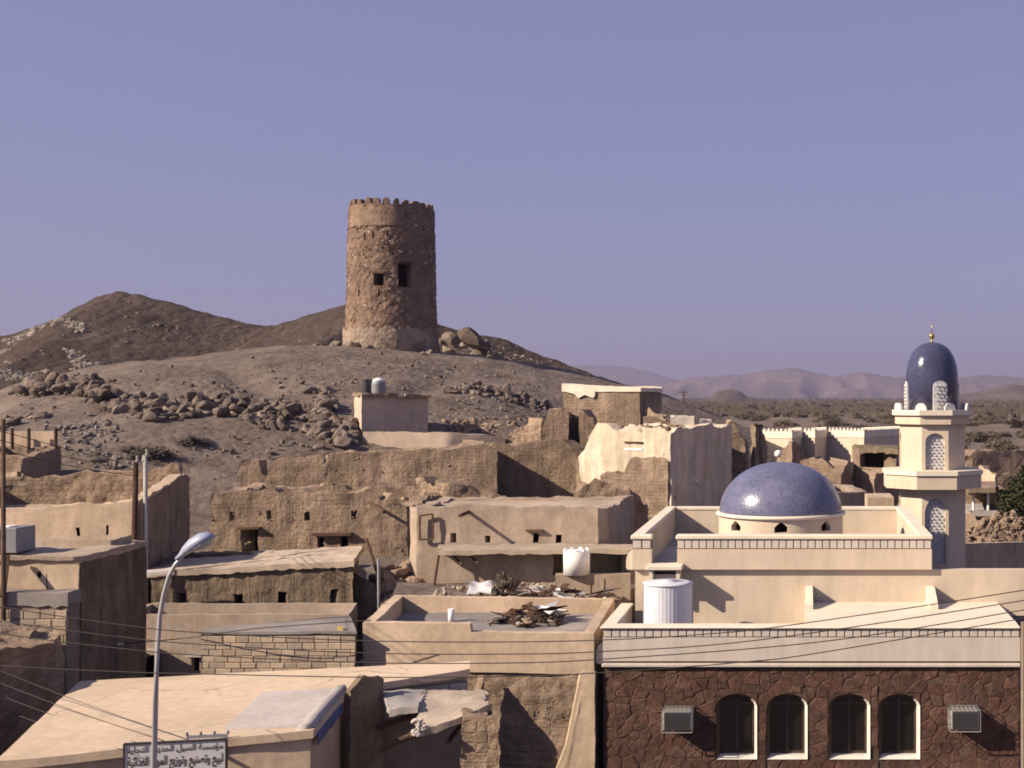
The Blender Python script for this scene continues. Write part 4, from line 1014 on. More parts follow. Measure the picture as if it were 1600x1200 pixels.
# ------------------------------------------------------------------ foreground: tan roof, sign, street lamp
def roofz(x): return 4.55+0.055*(x+10.96)
def on_roof(px, py):                                    # point of the gently sloping roof under a pixel
    Y = 4.3472/((py-PY)/F+0.055*(px-PX)/F); return (XX(px, Y), Y)
rf = [on_roof(-8, 1189), on_roof(490, 1140), on_roof(545, 1075), on_roof(735, 1045), on_roof(735, 1033), on_roof(125, 1063)]
rw_ = [tuple(p) for p in ccw_offset(rf, 0.06)]
fr = thing('flat_roofed_house', 'low house with wide tan flat roof and grey repair patch in the foreground', 'house', (-9.3, 20.0, 0))
ring('wall', rw_, -0.3, [[(0, roofz(rw_[k][0])-0.12), (1, roofz(rw_[(k+1) % 6][0])-0.12)] for k in range(6)], 0.3, M['plaster'], fr, (), 0.25, 0.02, 0.9)
def roof_sheet():
    bm = bmesh.new(); vs = [bm.verts.new((x, y, roofz(x)-0.12)) for x, y in rf]; f = bm.faces.new(vs)
    r = bmesh.ops.extrude_face_region(bm, geom=[f]); 
    for v in [e for e in r['geom'] if isinstance(e, bmesh.types.BMVert)]: v.co.z += 0.12
    bmesh.ops.triangulate(bm, faces=bm.faces[:])
    for _ in range(4): bmesh.ops.subdivide_edges(bm, edges=[e for e in bm.edges if e.calc_length() > 0.35], cuts=1, use_grid_fill=True)
    bmesh.ops.recalc_face_normals(bm, faces=bm.faces)
    for v in bm.verts:
        p = v.co.copy(); v.co += Vector((0.02*noise.noise(p*1.3), 0.02*noise.noise(p*1.3+Vector((9, 0, 0))), 0.018*fbm(p, 0.8, 3)))
    me = bpy.data.meshes.new('roof'); bm.to_mesh(me); bm.free(); return link_mesh('roof', me, M['roof_tan'], fr)
roof_sheet()
pq = [on_roof(350, 1141), on_roof(484, 1136), on_roof(536, 1078), on_roof(414, 1083)]
slab('repair_patch', pq, [roofz(p[0])+0.032 for p in pq], 0.05, M['concrete_pale'], fr, 0.25, 0.012, 2.0, 0.03)
def upstand():
    prof = [(0.08, -0.1), (0.08, 0.07), (0.05, 0.10), (-0.05, 0.09), (-0.13, 0.045), (-0.15, -0.1)]
    a = Vector((rf[1][0]-0.13, rf[1][1]+0.05, roofz(rf[1][0])-0.03)); b = Vector((rf[2][0]-0.1, rf[2][1]-0.06, roofz(rf[2][0])-0.03)); d = (b-a).normalized(); u = Vector((d.y, -d.x, 0)); n = len(prof); vs = []; K = 14
    for k in range(K+1):
        p = a+(b-a)*(k/K)
        for x, z in prof: vs.append(p+u*(x+0.02*noise.noise(p*2))+Vector((0, 0, z*(1+0.15*noise.noise(p*1.7)))))
    fs = [(k*n+i, k*n+i+1, (k+1)*n+i+1, (k+1)*n+i) for k in range(K) for i in range(n-1)]+[tuple(range(n)), tuple(K*n+i for i in range(n-1, -1, -1))]
    MB().add(vs, fs).build('upstand', M['concrete'], fr, True)
upstand()
pa, pb = Vector(rf[1]), Vector(rf[2]); pd = (pb-pa).normalized(); pn = Vector((pd.y, -pd.x)); pL = (pb-pa).length
slab('plastic_sheet', [tuple(pa+pd*0.2+pn*0.005), tuple(pa+pd*0.2+pn*0.025), tuple(pa+pd*(pL*0.75)+pn*0.025), tuple(pa+pd*(pL*0.75)+pn*0.005)], [roofz(-7.2)-0.09]*4, 0.16, M['plastic_blue'], fr, 0.2, 0.01, 3, 0.02)
# name board fixed in front of the wall
wa = Vector((*rw_[0], 0)); wb_ = Vector((*rw_[1], 0)); wd = (wb_-wa).normalized(); wnm = Vector((wd.y, -wd.x, 0))
def at_wall(px, off):
    a = wa+wnm*off; k = (px-PX)/F; tt = (k*a.y-a.x)/(wd.x-k*wd.y); return a+wd*tt
FORMS = {'ا': (0xFE8D, 0), 'أ': (0xFE83, 0), 'ؤ': (0xFE85, 0), 'ة': (0xFE93, 0), 'د': (0xFEA9, 0), 'ذ': (0xFEAB, 0), 'ر': (0xFEAD, 0), 'ز': (0xFEAF, 0), 'و': (0xFEED, 0), 'ب': (0xFE8F, 1), 'ت': (0xFE95, 1), 'ج': (0xFE9D, 1), 'ح': (0xFEA1, 1),
         'س': (0xFEB1, 1), 'ص': (0xFEB9, 1), 'ع': (0xFEC9, 1), 'غ': (0xFECD, 1), 'ك': (0xFED9, 1), 'ل': (0xFEDD, 1), 'م': (0xFEE1, 1), 'ن': (0xFEE5, 1), 'ي': (0xFEF1, 1), 'ئ': (0xFE89, 1), 'ه': (0xFEE9, 1), 'ق': (0xFED5, 1)}
def joined(s):
    out = []
    for i, c in enumerate(s):
        if c not in FORMS: out.append(c); continue
        b, dual = FORMS[c]; prev = i > 0 and s[i-1] in FORMS and FORMS[s[i-1]][1]; nxt = dual and i+1 < len(s) and s[i+1] in FORMS
        out.append(chr(b+(3 if prev and nxt else 2 if nxt else 1 if prev else 0)))
    return ''.join(out[::-1])
def text_mesh(s, width, height, bold):
    cu = bpy.data.curves.new('letters', 'FONT'); cu.body = s; cu.size = 1.0; cu.offset = bold; cu.resolution_u = 3
    o = bpy.data.objects.new('letters', cu); COL.objects.link(o); bpy.context.view_layer.update()
    me = bpy.data.meshes.new_from_object(o.evaluated_get(bpy.context.evaluated_depsgraph_get())); bpy.data.objects.remove(o)
    xs = [v.co.x for v in me.vertices]; ys = [v.co.y for v in me.vertices]; x0, x1, y0, y1 = min(xs), max(xs), min(ys), max(ys)
    for v in me.vertices: v.co = Vector(((v.co.x-x0)/(x1-x0)*width, (v.co.y-y0)/(y1-y0)*height, 0))
    return me
sa = at_wall(195, 0.30); sb = at_wall(352, 0.30); SL = (sb-sa).length; sd = (sb-sa).normalized(); sn = Vector((sd.y, -sd.x, 0)); st = ZZ(1160.5, (sa.y+sb.y)/2); sh = 0.74
sg = thing('name_board', 'white signboard with black and red Arabic lettering on the tan-roofed house', 'sign', (sa.x, sa.y, st-sh))
def sbox(u0, u1, v0, v1, z0, z1):
    b = MB(); f = lambda u, v, z: tuple(sa+sd*u+sn*v+Vector((0, 0, z)))
    return b.add([f(u0,v0,z0), f(u1,v0,z0), f(u1,v1,z0), f(u0,v1,z0), f(u0,v0,z1), f(u1,v0,z1), f(u1,v1,z1), f(u0,v1,z1)], [(0,3,2,1), (4,5,6,7), (0,1,5,4), (1,2,6,5), (2,3,7,6), (3,0,4,7)])
sbox(0, SL, -0.05, 0, st-sh, st).build('board', M['sign'], sg)
fb = sbox(-0.02, SL+0.02, -0.06, 0.012, st, st+0.018); fb2 = sbox(-0.02, 0.0, -0.06, 0.012, st-sh, st); fb3 = sbox(SL, SL+0.02, -0.06, 0.012, st-sh, st)
for q in (fb, fb2, fb3): q.build('frame', M['ink'], sg)
for u in (0.25, SL-0.25): sbox(u-0.02, u+0.02, -0.31, -0.05, st-0.2, st-0.16).build('bracket', M['metal_grey'], sg)
for s, w_, h_, zz, mm, bo in (('مؤسسة السيل الحديثة للتجارة'.replace('ث', 'ت'), SL*0.95, 0.115, st-0.138, 'ink', 0.02), ('لبيع وتصنيع وتوزيع المواد الغذائية', SL*0.95, 0.20, st-0.36, 'ink', 0.028), ('وجميع انواع الحلويات', SL*0.6, 0.15, st-0.54, 'ink_red', 0.02)):
    tm = text_mesh(joined(s), w_, h_, bo); o = link_mesh('lettering', tm, M[mm], sg, False)
    rot = Matrix((sd, Vector((0, 0, 1)), sn)).transposed().to_4x4(); pos = sa+sd*((SL-w_)/2)+sn*0.004+Vector((0, 0, zz)); 
    o.matrix_local = Matrix.Translation(pos-wpos(sg)) @ rot
# bracket with insulators at the roof edge behind the board
bk = at_wall(292, 0.02); bk2 = at_wall(356, 0.02); zb2 = roofz(bk.x)+0.06
rk = thing('wire_bracket', 'steel bracket with insulators on the roof edge behind the signboard', 'bracket', tuple(bk+Vector((0, 0, roofz(bk.x)))))
bar('rail', bk+Vector((0, 0, zb2)), bk2+Vector((0, 0, zb2)), 0.04, 0.04, 'metal_grey', rk)
for k in range(4):
    p = bk+(bk2-bk)*(k/3); MB().lathe([(0.014, zb2+0.02), (0.022, zb2+0.03), (0.022, zb2+0.06), (0.01, zb2+0.07)], 8, (p.x, p.y, 0)).build('insulator', M['concrete'], rk)
# street lamp
LY = 17.1; lx = XX(241, LY)
sp_ = [(237.0, None), (240, 1210), (243, 1100), (246, 1010), (250, 962), (256, 928), (264, 900), (274, 882), (285, 870)]
lp = thing('street_lamp', 'grey curved-arm street lamp standing in front of the signboard', 'street lamp', (XX(237, LY), LY, -0.1))
pts = [Vector((XX(237, LY), LY, -0.1))]+[P(a, b, LY) for a, b in sp_[1:]]
MB().tube(pts, [0.05, 0.038, 0.035, 0.032, 0.030, 0.028, 0.027, 0.026, 0.026], 12).build('pole', M['metal_grey'], lp, True)
MB().lathe([(0.09, -0.1), (0.09, 0.5), (0.05, 0.55)], 12, (XX(237, LY), LY, 0)).build('base', M['metal_grey'], lp)
def lamp_head():
    a = P(276, 874, LY); b = P(334, 838, LY); ax = (b-a).normalized(); up = Vector((0, 1, 0)).cross(ax)*-1; sd_ = Vector((0, 1, 0))
    if up.z < 0: up = -up
    L = (b-a).length; sec = [(0.0, 0.034, 0.03), (0.12, 0.055, 0.05), (0.28, 0.10, 0.10), (0.5, 0.135, 0.14), (0.75, 0.145, 0.14), (0.92, 0.12, 0.10), (1.0, 0.055, 0.045)]
    vs = []; fs = []; n = 14
    for u, w, h in sec:
        c = a+ax*(L*u)
        for k in range(n):
            t_ = 2*math.pi*k/n; z = math.sin(t_); vs.append(c+sd_*(w*math.cos(t_))+up*(h*z if z > 0 else 0.016*z))
    for i in range(len(sec)-1):
        for k in range(n): q = (k+1) % n; fs.append((i*n+k, i*n+q, (i+1)*n+q, (i+1)*n+k))
    fs += [tuple(range(n)), tuple((len(sec)-1)*n+k for k in range(n-1, -1, -1))]
    h = MB().add(vs, fs).build('lamp_head', M['lamp_shell'], lp, True)
    vs = []; fs = []; sec = [(0.42, 0.1, 0.01), (0.5, 0.125, 0.07), (0.7, 0.135, 0.09), (0.88, 0.11, 0.06), (0.95, 0.06, 0.01)]
    for u, w, hh in sec:
        c = a+ax*(L*u)-up*0.004
        for k in range(n): t_ = 2*math.pi*k/n; z = math.sin(t_); vs.append(c+sd_*(w*math.cos(t_))+up*(hh*z if z < 0 else 0.004*z))
    for i in range(len(sec)-1):
        for k in range(n): q = (k+1) % n; fs.append((i*n+k, i*n+q, (i+1)*n+q, (i+1)*n+k))
    MB().add(vs, fs).build('bowl', M['lamp_glass'], h, True)
lamp_head()

# ------------------------------------------------------------------ broken room between the tan roof and the plastered house
cr = thing('collapsed_room', 'collapsed room with sagging roof slab and stone pillar beside the tan roof', 'ruin', (-6.3, 21.6, 0))
slab('broken_slab', [P(650, 1146, 19.4)[:2], P(764, 1104, 19.9)[:2], P(758, 1077, 21.9)[:2], P(656, 1078, 21.35)[:2]], [ZZ(1146, 19.4)+0.03, ZZ(1102, 19.9), ZZ(1077, 21.9), ZZ(1077, 21.35)], 0.10, M['slab_tan'], cr, 0.09, 0.05, 2.5, 0.11, 2.0)
slab('broken_slab', [P(606, 1108, 20.2)[:2], P(652, 1104, 20.2)[:2], P(664, 1076, 21.4)[:2], P(600, 1077, 21.1)[:2]], [ZZ(1108, 20.2), ZZ(1104, 20.2), ZZ(1077, 21.4), ZZ(1077, 21.1)], 0.10, M['concrete'], cr, 0.09, 0.04, 2.5, 0.09, 5.0)
cd_ = (Vector(rw_[3])-Vector(rw_[2])).normalized(); cn_ = Vector((cd_.y, -cd_.x))*0.06
cw = [tuple(Vector(rw_[2])+cn_), tuple(Vector(rw_[3])+cn_)]; RZ = roofz(-6.9)
w = ring('back_wall', cw, -0.2, RZ-0.14, 0.05, M['mortar'], cr, (), 0.25, 0.004, 1.0, 0.0, False)
block_courses(cw, 0, RZ-0.62, RZ-0.12, 0.36, 0.165, w, 'concrete', 4, skip=0.10, smin=max(0.0, side_s(cw, 0, 598)[0]))
ring('pillar', [PXY(722, 19.6), PXY(760, 19.6), PXY(760, 20.0), PXY(722, 20.0)], -0.2, ZZ(1119, 19.6), 0.13, M['mud_rough'], cr, (), 0.08, 0.05, 2.0, 0.05)
for a, b, r_ in (((592, 1172, 19.8), (668, 1138, 20.1), 0.05), ((588, 1138, 20.8), (660, 1112, 21.0), 0.045), ((640, 1150, 19.8), (768, 1112, 20.3), 0.05), ((700, 1160, 19.9), (760, 1080, 21.7), 0.04)):
    MB().tube([P(*a), P(*b)], r_, 8).build('beam', M['wood'], cr)
ring('side_wall', [(XX(548, 20.4), 20.4), (XX(600, 20.95), 20.95)], -0.2, [[(0, ZZ(1085, 20.4)), (0.4, ZZ(1062, 20.6)), (1, ZZ(1070, 20.95))]], 0.12, M['mud'], cr, (), 0.12, 0.05, 1.2, 0.12, False)
ring('shadow_stub', [(XX(757, 26)-0.1, 25.35), (XX(757, 26), 25.35), (XX(757, 26), 25.93)], -0.2, [[(0, 3.2), (1, 3.3)], [(0, 3.3), (0.5, 3.55), (1, 3.85)]], 0.12, M['mud_rough'], cr, (), 0.12, 0.04, 1.2, 0.10, False)  # wall stub added to throw the diagonal shadow on the mud base
rubble('roof_rubble', 'broken plaster lumps hanging from the collapsed roof slab', 'rubble', [tuple(P(R.uniform(646, 668), R.uniform(1126, 1150), 19.35))+(R.uniform(.06, .16),) for _ in range(14)]+heap_spots(-6.8, -5.2, 19.8, 21.2, -0.1, 50, .1, .4, 5), 'concrete_pale', 9)

# ------------------------------------------------------------------ plastered house with the scrap heap on its roof
hp = [(-9.0, 26.28), (-4.2, 25.94), (-4.45, 30.5), (-9.72, 30.6)]
f0, _ = side_s(hp, 0, 735); L0 = (Vector(hp[1])-Vector(hp[0])).length
h6 = thing('plastered_house', 'tan plastered house with parapet roof and scrap heap left of the mosque', 'house', (-6.6, 28.2, 0))
zb = ZZ(1051, 26.1)
ring('wall', hp, zb, [[(0, 4.86), (f0/L0-0.003, 4.86), (f0/L0+0.003, 4.70), (1, 4.70)], [(0, 4.7), (1, 4.7)], [(0, 4.7), (1, 4.77)], [(0, 4.77), (1, 4.86)]], 0.22, M['plaster'], h6, (), 0.2, 0.014, 0.9, 0.015)
ring('mud_base', [(-8.95, 26.33), (-4.25, 25.99), (-4.5, 30.45), (-9.67, 30.55)], -0.4, zb+0.05, 0.35, M['mud_rough'], h6, (), 0.11, 0.055, 1.4)
ring('plaster_skirt', [(-5.7, 26.03), (-4.18, 25.92), (-4.42, 30.0)], -0.4, [[(0, 0.0), (0.12, 0.6), (0.3, 1.5), (0.45, 1.9), (0.62, 2.4), (0.75, 3.4), (0.8, 3.9), (1, 3.95)], [(0, 3.95), (1, 3.95)]], 0.10, M['plaster'], h6, (), 0.12, 0.025, 1.3, 0.10, False)
stud(h6, [(-8.95, 26.33), (-4.25, 25.99), (-4.5, 30.45), (-9.67, 30.55)], 0, 1.0, zb, 420, 0.06, 0.26, 'mud_rough', 4)
slab('roof', shrink(hp, 0.15), 4.39, 0.2, M['roof_grey'], h6, 0.25, 0.03, 1.5)
p_ = P(705, 960, 29.0)
vt = thing('vent_pipe', 'short white vent pipe on the plastered house roof', 'pipe', (p_.x, 29.0, 4.39))
MB().lathe([(0.07, 4.37), (0.07, ZZ(951, 29)), (0.055, ZZ(951, 29)), (0.055, ZZ(955, 29))], 14, (p_.x, 29.0, 0)).build('pipe', M['tank_white'], vt, True)
# scrap heap: boards, sticks, a bent sheet and lumps
rr = random.Random(21)
def scrap(label, cx, cy, z, sx, sy, n, name, kinds, hgt):
    t = thing(name, label, 'scrap heap', (cx, cy, z))
    for k in range(n):
        a = rr.uniform(0, 6.28); r0 = math.sqrt(rr.random()); x = cx+sx*r0*math.cos(a); y = cy+sy*r0*math.sin(a); h = hgt*(1-r0)+0.03
        kind = kinds[k % len(kinds)]; th = rr.uniform(0, 6.28); L = rr.uniform(0.3, 0.95); dz = rr.uniform(-0.5, 0.5)
        p0 = Vector((x-L/2*math.cos(th), y-L/2*math.sin(th)*0.6, max(z+0.02, z+h-dz*L/2))); p1 = Vector((x+L/2*math.cos(th), y+L/2*math.sin(th)*0.6, max(z+0.03, z+h+dz*L/2)))
        if kind == 'plank': bar('plank', p0, p1, 0.12, 0.03, rr.choice(['wood', 'wood_pale', 'wood_dark']), t)
        elif kind == 'stick': stick('stick', [p0, (p0+p1)/2+Vector((0, 0, rr.uniform(-.05, .08))), p1], rr.uniform(.012, .028), rr.choice(['wood', 'wood_dark']), t, 6)
        elif kind == 'sheet':
            w = rr.uniform(.2, .4); u = Vector((-math.sin(th), math.cos(th), rr.uniform(-.4, .4)))*w
            slab('sheet', [p0[:2], p1[:2], (p1+u)[:2], (p0+u)[:2]], [p0.z, p1.z, p1.z+u.z, p0.z+u.z], 0.02, M[rr.choice(['metal_grey', 'concrete', 'wood_dark', 'tank_white'])], t, 0.12, 0.05, 3.0, 0.03, k)
        else: link_mesh('lump', RMcopy(rr.choice(['rock_dark', 'concrete', 'wood_dark'])), None, t, True, Vector((x, y, z+h*0.6))-wpos(t)).scale = (rr.uniform(.15, .35),)*3
    return t
def RMcopy(mat):
    me = ROCKS[rr.randrange(len(ROCKS))]; key = mat+str(ROCKS.index(me))
    if key not in RM: RM[key] = me.copy(); RM[key].materials.append(M[mat])
    return RM[key]
scrap('heap of dark scrap, sticks and sheets on the plastered house roof', XX(826, 29.0), 29.0, 4.39, 0.78, 0.85, 60, 'scrap_heap', ['stick', 'plank', 'lump', 'sheet', 'stick', 'lump'], 0.34)
scrap('low strip of brushwood behind the plastered house roof', XX(880, 31.5), 31.5, 4.55, 1.3, 0.5, 44, 'brushwood', ['stick', 'stick', 'sheet', 'plank'], 0.22)

# ------------------------------------------------------------------ yard behind it
slab('yard_floor', [(-9.9, 30.7), (-4.5, 30.65), (-4.6, 36.4), (-11.5, 36.4)], [4.5, 4.5, 4.2, 4.2], 0.3, M['ground'], None, 0.5, 0.08, 0.8)['kind'] = 'structure'
yw = [PXY(868, 32.6), PXY(985, 32.6), PXY(985, 32.9), PXY(868, 32.9)]
house('yard_wall', 'low plastered yard wall carrying the white drum', 'wall', yw, 3.6, ZZ(898, 32.6), 'plaster_grey', 0.13, None, ops=[], cell=0.2, amp=0.015)
dy_ = 32.74; dx_ = XX(901, dy_); dr_ = 20.5*dy_/F; dz0 = ZZ(898, 32.6)-0.005; dz1 = ZZ(861, dy_)
wt_ = thing('white_drum', 'bright white cylinder water drum on the yard wall under the long roof', 'water tank', (dx_, dy_, dz0))
MB().lathe([(dr_, dz0), (dr_, dz1), (dr_-0.03, dz1+0.02)], 36, (dx_, dy_, 0)).build('drum_body', M['tank_white'], wt_, True)
for k in range(9):
    a = 2*math.pi*k/9; MB().bbox(-0.05, 0.05, -0.02, 0.02, dz1-0.03, dz1+0.07, 0.012).build('rim_lug', M['tank_white'], wt_); c = wt_.children[-1]
    c.location = Vector((dx_+math.cos(a)*(dr_-0.03), dy_+math.sin(a)*(dr_-0.03), 0))-wpos(wt_); c.rotation_euler = (0, 0, a+math.pi/2)
for px in (923, 944): 
    p = P(px, 902, 31.4); o = stick('stake', [Vector((p.x, 31.4, 4.3)), P(px+1, 905, 31.4)], 0.025, 'wood', None); tag(o, 'short wooden stake in front of the yard wall, %s of two' % ('left' if px == 923 else 'right'), 'stake', 'stakes by the yard wall')
rubble('yard_rubble', 'pale rubble and torn sheets strewn over the yard', 'rubble', heap_spots(-9.6, -4.9, 30.9, 34.8, 4.40, 260, .04, .2, 31, .2), 'roof', 6)
slab('cloth_sheet', [P(728, 931, 32)[:2], P(768, 932, 32)[:2], P(770, 918, 33.2)[:2], P(742, 920, 33.2)[:2]], [4.6, 4.6, 4.75, 4.72], 0.03, M['lattice'], None, 0.1, 0.12, 3.0, 0.06, 3.0)
tag(bpy.data.objects['cloth_sheet'], 'crumpled white sheet lying in the yard by the bush', 'sheet')

# ------------------------------------------------------------------ long-roofed house and the grey rounded house behind it
lf = [PXY(684, 36.3), PXY(992, 36.3), (XX(992, 36.3)+0.1, 37.7), (XX(690, 38), 37.7)]
h5b, w5b, _ = house('long_roofed_house', 'grey house with long overhanging roof and wide dark opening behind the yard', 'house', lf, 3.2, ZZ(862, 36.3), 'plaster_grey', 0.3, None, 'roof', [op(lf, 0, 864, 984, 864, 899)], 0.2, 0.03, 0.0)
slab('roof', [PXY(683, 35.7), PXY(1000, 35.6), (XX(1000, 35.6)+0.2, 37.75), (XX(690, 38), 37.75)], [ZZ(860, 35.7), ZZ(858, 35.6), ZZ(850, 37.7), ZZ(850, 37.7)], 0.12, M['roof'], h5b, 0.15, 0.04, 1.5, 0.05)
for (a, b) in (((687, 858, 35.9), (676, 930, 35.6)), ((700, 860, 36.1), (722, 882, 35.8)), ((727, 862, 36.1), (748, 880, 35.8))): stick('prop', [P(*a), P(*b)], 0.035, 'wood', h5b)
gp = [PXY(641, 37.9), PXY(948, 37.9), (XX(948, 37.9)+0.1, 43.3), (XX(641, 37.9)-0.6, 43.3)]
rgp = [(gp[0][0]+0.22, 37.8), (gp[1][0]-0.25, 37.8), (gp[1][0], 38.05), gp[2], gp[3], (gp[0][0]-0.05, 38.05)]
ops5 = [op(rgp, 0, 704, 713, 834, 849), op(rgp, 0, 757, 765, 838, 849), op(rgp, 0, 832, 841, 834, 849), op(rgp, 0, 868, 877, 836, 849)]
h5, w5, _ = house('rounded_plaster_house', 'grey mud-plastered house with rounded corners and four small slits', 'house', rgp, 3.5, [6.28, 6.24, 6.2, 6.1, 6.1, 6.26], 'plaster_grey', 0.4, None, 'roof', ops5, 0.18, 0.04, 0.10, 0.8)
slab('roof', shrink(gp, 0.3), 6.02, 0.2, M['roof'], h5, 0.3, 0.05, 1.2)
p0 = P(732, 801, 37.7); stick('rain_spout', [p0+Vector((0, 0.3, 0.02)), p0+Vector((-0.05, -0.75, -0.02))], 0.055, 'wood', h5)
for a, b in (((656, 806), (676, 803)), ((676, 803), (677, 842)), ((656, 806), (656, 843)), ((656, 843), (677, 842))): bar('frame_bar', P(a[0], a[1], 37.68), P(b[0], b[1], 37.68), 0.05, 0.05, 'wood', h5)
bar('lintel', P(822, 829, 37.75), P(849, 829, 37.75), 0.12, 0.06, 'wood', h5)

# ------------------------------------------------------------------ big mud house with slits, doorway and pair of openings
m3 = [PXY(327, 46), PXY(636, 46), (XX(636, 46)-0.2, 52), (XX(327, 46)-1.0, 52)]
ops3 = [op(m3, 0, a, b, c, d) for a, b, c, d in ((359, 367, 796, 813), (416, 424, 795, 813), (474, 483, 793, 812), (549, 558, 795, 812), (376, 403, 828, 872), (495, 505, 838, 864), (531, 545, 838, 866))]
tt = [(0.0, ZZ(785, 46)), (0.03, ZZ(772, 46)), (0.3, ZZ(769, 46)), (0.7, ZZ(766, 46)), (0.82, ZZ(770, 46)), (0.88, ZZ(782, 46)), (0.94, ZZ(776, 46)), (1.0, ZZ(795, 46))]
h3, w3, _ = house('mud_house', 'large brown mud house front with doorway, paired openings and four slits', 'house', m3, 2.2, [tt, [(0, ZZ(795, 46)), (0.3, 5.6), (1, 5.8)], 5.9, 5.9], 'mud', 0.55, 5.25, 'mud_rough', ops3, 0.17, 0.085, 0.22, 0.9, None, 0.0, 1.0, 0.15)
bar('lintel', P(489, 835, 45.9), P(550, 834, 45.9), 0.25, 0.10, 'wood', h3); bar('lintel', P(372, 826, 45.9), P(406, 825, 45.9), 0.2, 0.08, 'wood', h3)
MB().bbox(XX(506, 46), XX(530, 46), 46.02, 46.3, ZZ(866, 46), ZZ(839, 46), 0.02).build('mullion', M['mud'], h3)
stick('rain_spout', [P(573, 782, 46.2), P(600, 800, 45.3)], 0.06, 'wood', h3)
rubble('roof_rubble', 'lumps of fallen mud along the roof edge of the large mud house', 'rubble', heap_spots(m3[0][0]+0.8, m3[1][0]-0.4, 47, 51, 5.35, 130, .15, .6, 41, .3), 'mud_rough', 8)
o = MB().tube([P(572, 842, 37.5), P(592, 902, 37.0), P(597, 925, 37)], 0.05, 7).build('leaning_timber', M['wood']); tag(o, 'dark leaning timber in front of the large mud house', 'timber')
o = MB().tube([P(591.5, 873, 34.5), P(592, 952, 34.5)], 0.04, 8).build('steel_post', M['metal_grey']); tag(o, 'thin grey upright post beside the leaning timber', 'post')
for k, (a, b) in enumerate((((628, 915, 38.5), (648, 880, 38.8)), ((640, 905, 38.2), (660, 930, 38)), ((632, 900, 38.5), (634, 930, 38.3)))):
    o = stick('branch', [P(*a), (P(*a)+P(*b))/2+Vector((0.05, 0, 0.05)), P(*b)], 0.04, 'wood_pale', None); tag(o, ['forked pale branch leaning right by the grey wall', 'dark bent branch lying by the grey wall', 'upright bare branch by the grey wall'][k], 'branch')
rubble('mud_heap', 'brown heap of fallen mud left of the long-roofed house', 'rubble', heap_spots(XX(560, 38), XX(690, 38), 36.5, 41, 3.6, 120, .3, .9, 51, 0.9), 'mud_rough', 12)

stud(h3, m3, 0, 3.0, [(a, b-0.1) for a, b in tt], 380, 0.06, 0.28, 'mud', 1)
# ------------------------------------------------------------------ rain-worn mud house in the middle distance
m2 = [PXY(237, 36), PXY(552, 36), (XX(560, 39), 39), (XX(237, 36)-0.9, 39)]
ops2 = [op(m2, 0, *q) for q in ((276, 290, 926, 951), (366, 381, 928, 946), (436, 450, 924, 947), (516, 528, 921, 945))]
zl2, zr2 = ZZ(893, 36), ZZ(876, 36)
h2, w2, _ = house('rain_worn_mud_house', 'rain-worn mud house with four square windows and thick mud roof', 'house', m2, 1.2, [[(0, zl2-0.1), (1, zr2-0.1)], zr2-0.1, zr2-0.1, [(0, zr2-0.1), (1, zl2-0.1)]], 'mud_drip', 0.45, None, 'roof', ops2, 0.13, 0.06, 0.05, 1.4)
slab('roof', [(m2[0][0]-0.1, 35.9), (m2[1][0]+0.05, 35.9), (m2[2][0]+0.1, 39.2), (m2[3][0], 39.2)], [zl2+0.0, zr2+0.02, zr2+0.06, zl2+0.03], 0.16, M['roof'], h2, 0.12, 0.035, 3.0, 0.05)
ring('annex_wall', [PXY(552, 36.4), PXY(588, 36.4), (XX(588, 36.4), 38.5)], 1.5, [[(0, ZZ(895, 36.4)), (0.6, ZZ(905, 36.4)), (1, ZZ(925, 36.4))], [(0, ZZ(925, 36.4)), (1, 3.6)]], 0.4, M['mud_drip'], h2, (), 0.15, 0.08, 1.2, 0.12, False)
slab('stone_coping', [PXY(216, 34.8), PXY(272, 34.8), PXY(272, 35.3), PXY(216, 35.3)], [ZZ(897, 34.8), ZZ(891, 34.8), ZZ(891, 34.8)+.02, ZZ(897, 34.8)+.02], 0.10, M['concrete_pale'], h2, 0.2, 0.02, 2, 0.02)

# ------------------------------------------------------------------ plastered parapet house and the block-walled one in front of it
m1 = [PXY(195, 33), PXY(545, 33), (XX(556, 34.7), 34.8), (XX(230, 34.7), 34.8)]
z1 = ZZ(961, 33)
h1, w1, _ = house('parapet_house', 'plain tan house with hollow parapet roof and tiny window, behind the tan roof', 'house', m1, 0.2, [[(0, z1), (1, z1+0.02)], z1+0.02, z1+0.02, z1], 'plaster_pale' if False else 'plaster_grey', 0.13, z1-0.3, 'roof_grey', [op(m1, 0, 299, 312, 1027, 1049)], 0.2, 0.014, 0.015)
o = slab('awning', [PXY(199, 32.3), PXY(247, 32.3), PXY(247, 33.05), PXY(199, 33.05)], ZZ(1020, 32.3), 0.06, M['plaster_grey'], h1, 0.2, 0.01)
bar('window_lintel', P(291, 1024.5, 32.95), P(316, 1024.5, 32.95), 0.12, 0.06, 'concrete_pale', h1)
st_ = thing('outside_stair', 'small plastered stair at the left corner of the parapet house', 'stair', (XX(196, 32), 32, 0))
for k in range(5): MB().bbox(XX(176+k*5, 31.5), XX(205, 31.5), 31.1+k*0.28, 32.95, 0.0, ZZ(1052-k*5.5, 31.5), 0.02).build('step', M['plaster_grey'], st_)
b1 = [PXY(314, 26), PXY(556, 26), (XX(546, 27.7), 27.75), (XX(316, 26.2), 26.35)]
zb1 = ZZ(987, 26)
hb, wb1, _ = house('block_walled_house', 'low house with bare cement block wall and sloping grey roof', 'house', b1, 0.0, zb1-0.04, 'mortar', 0.18, None, 'roof_grey', (), 0.2, 0.0, 0.0)
slab('roof', [(b1[0][0]-0.03, 25.97), (b1[1][0]+0.03, 25.97), b1[2], b1[3]], [zb1, zb1+0.01, zb1+0.02, zb1+0.01], 0.05, M['roof_grey'], hb, 0.25, 0.01, 1.5, 0.01)
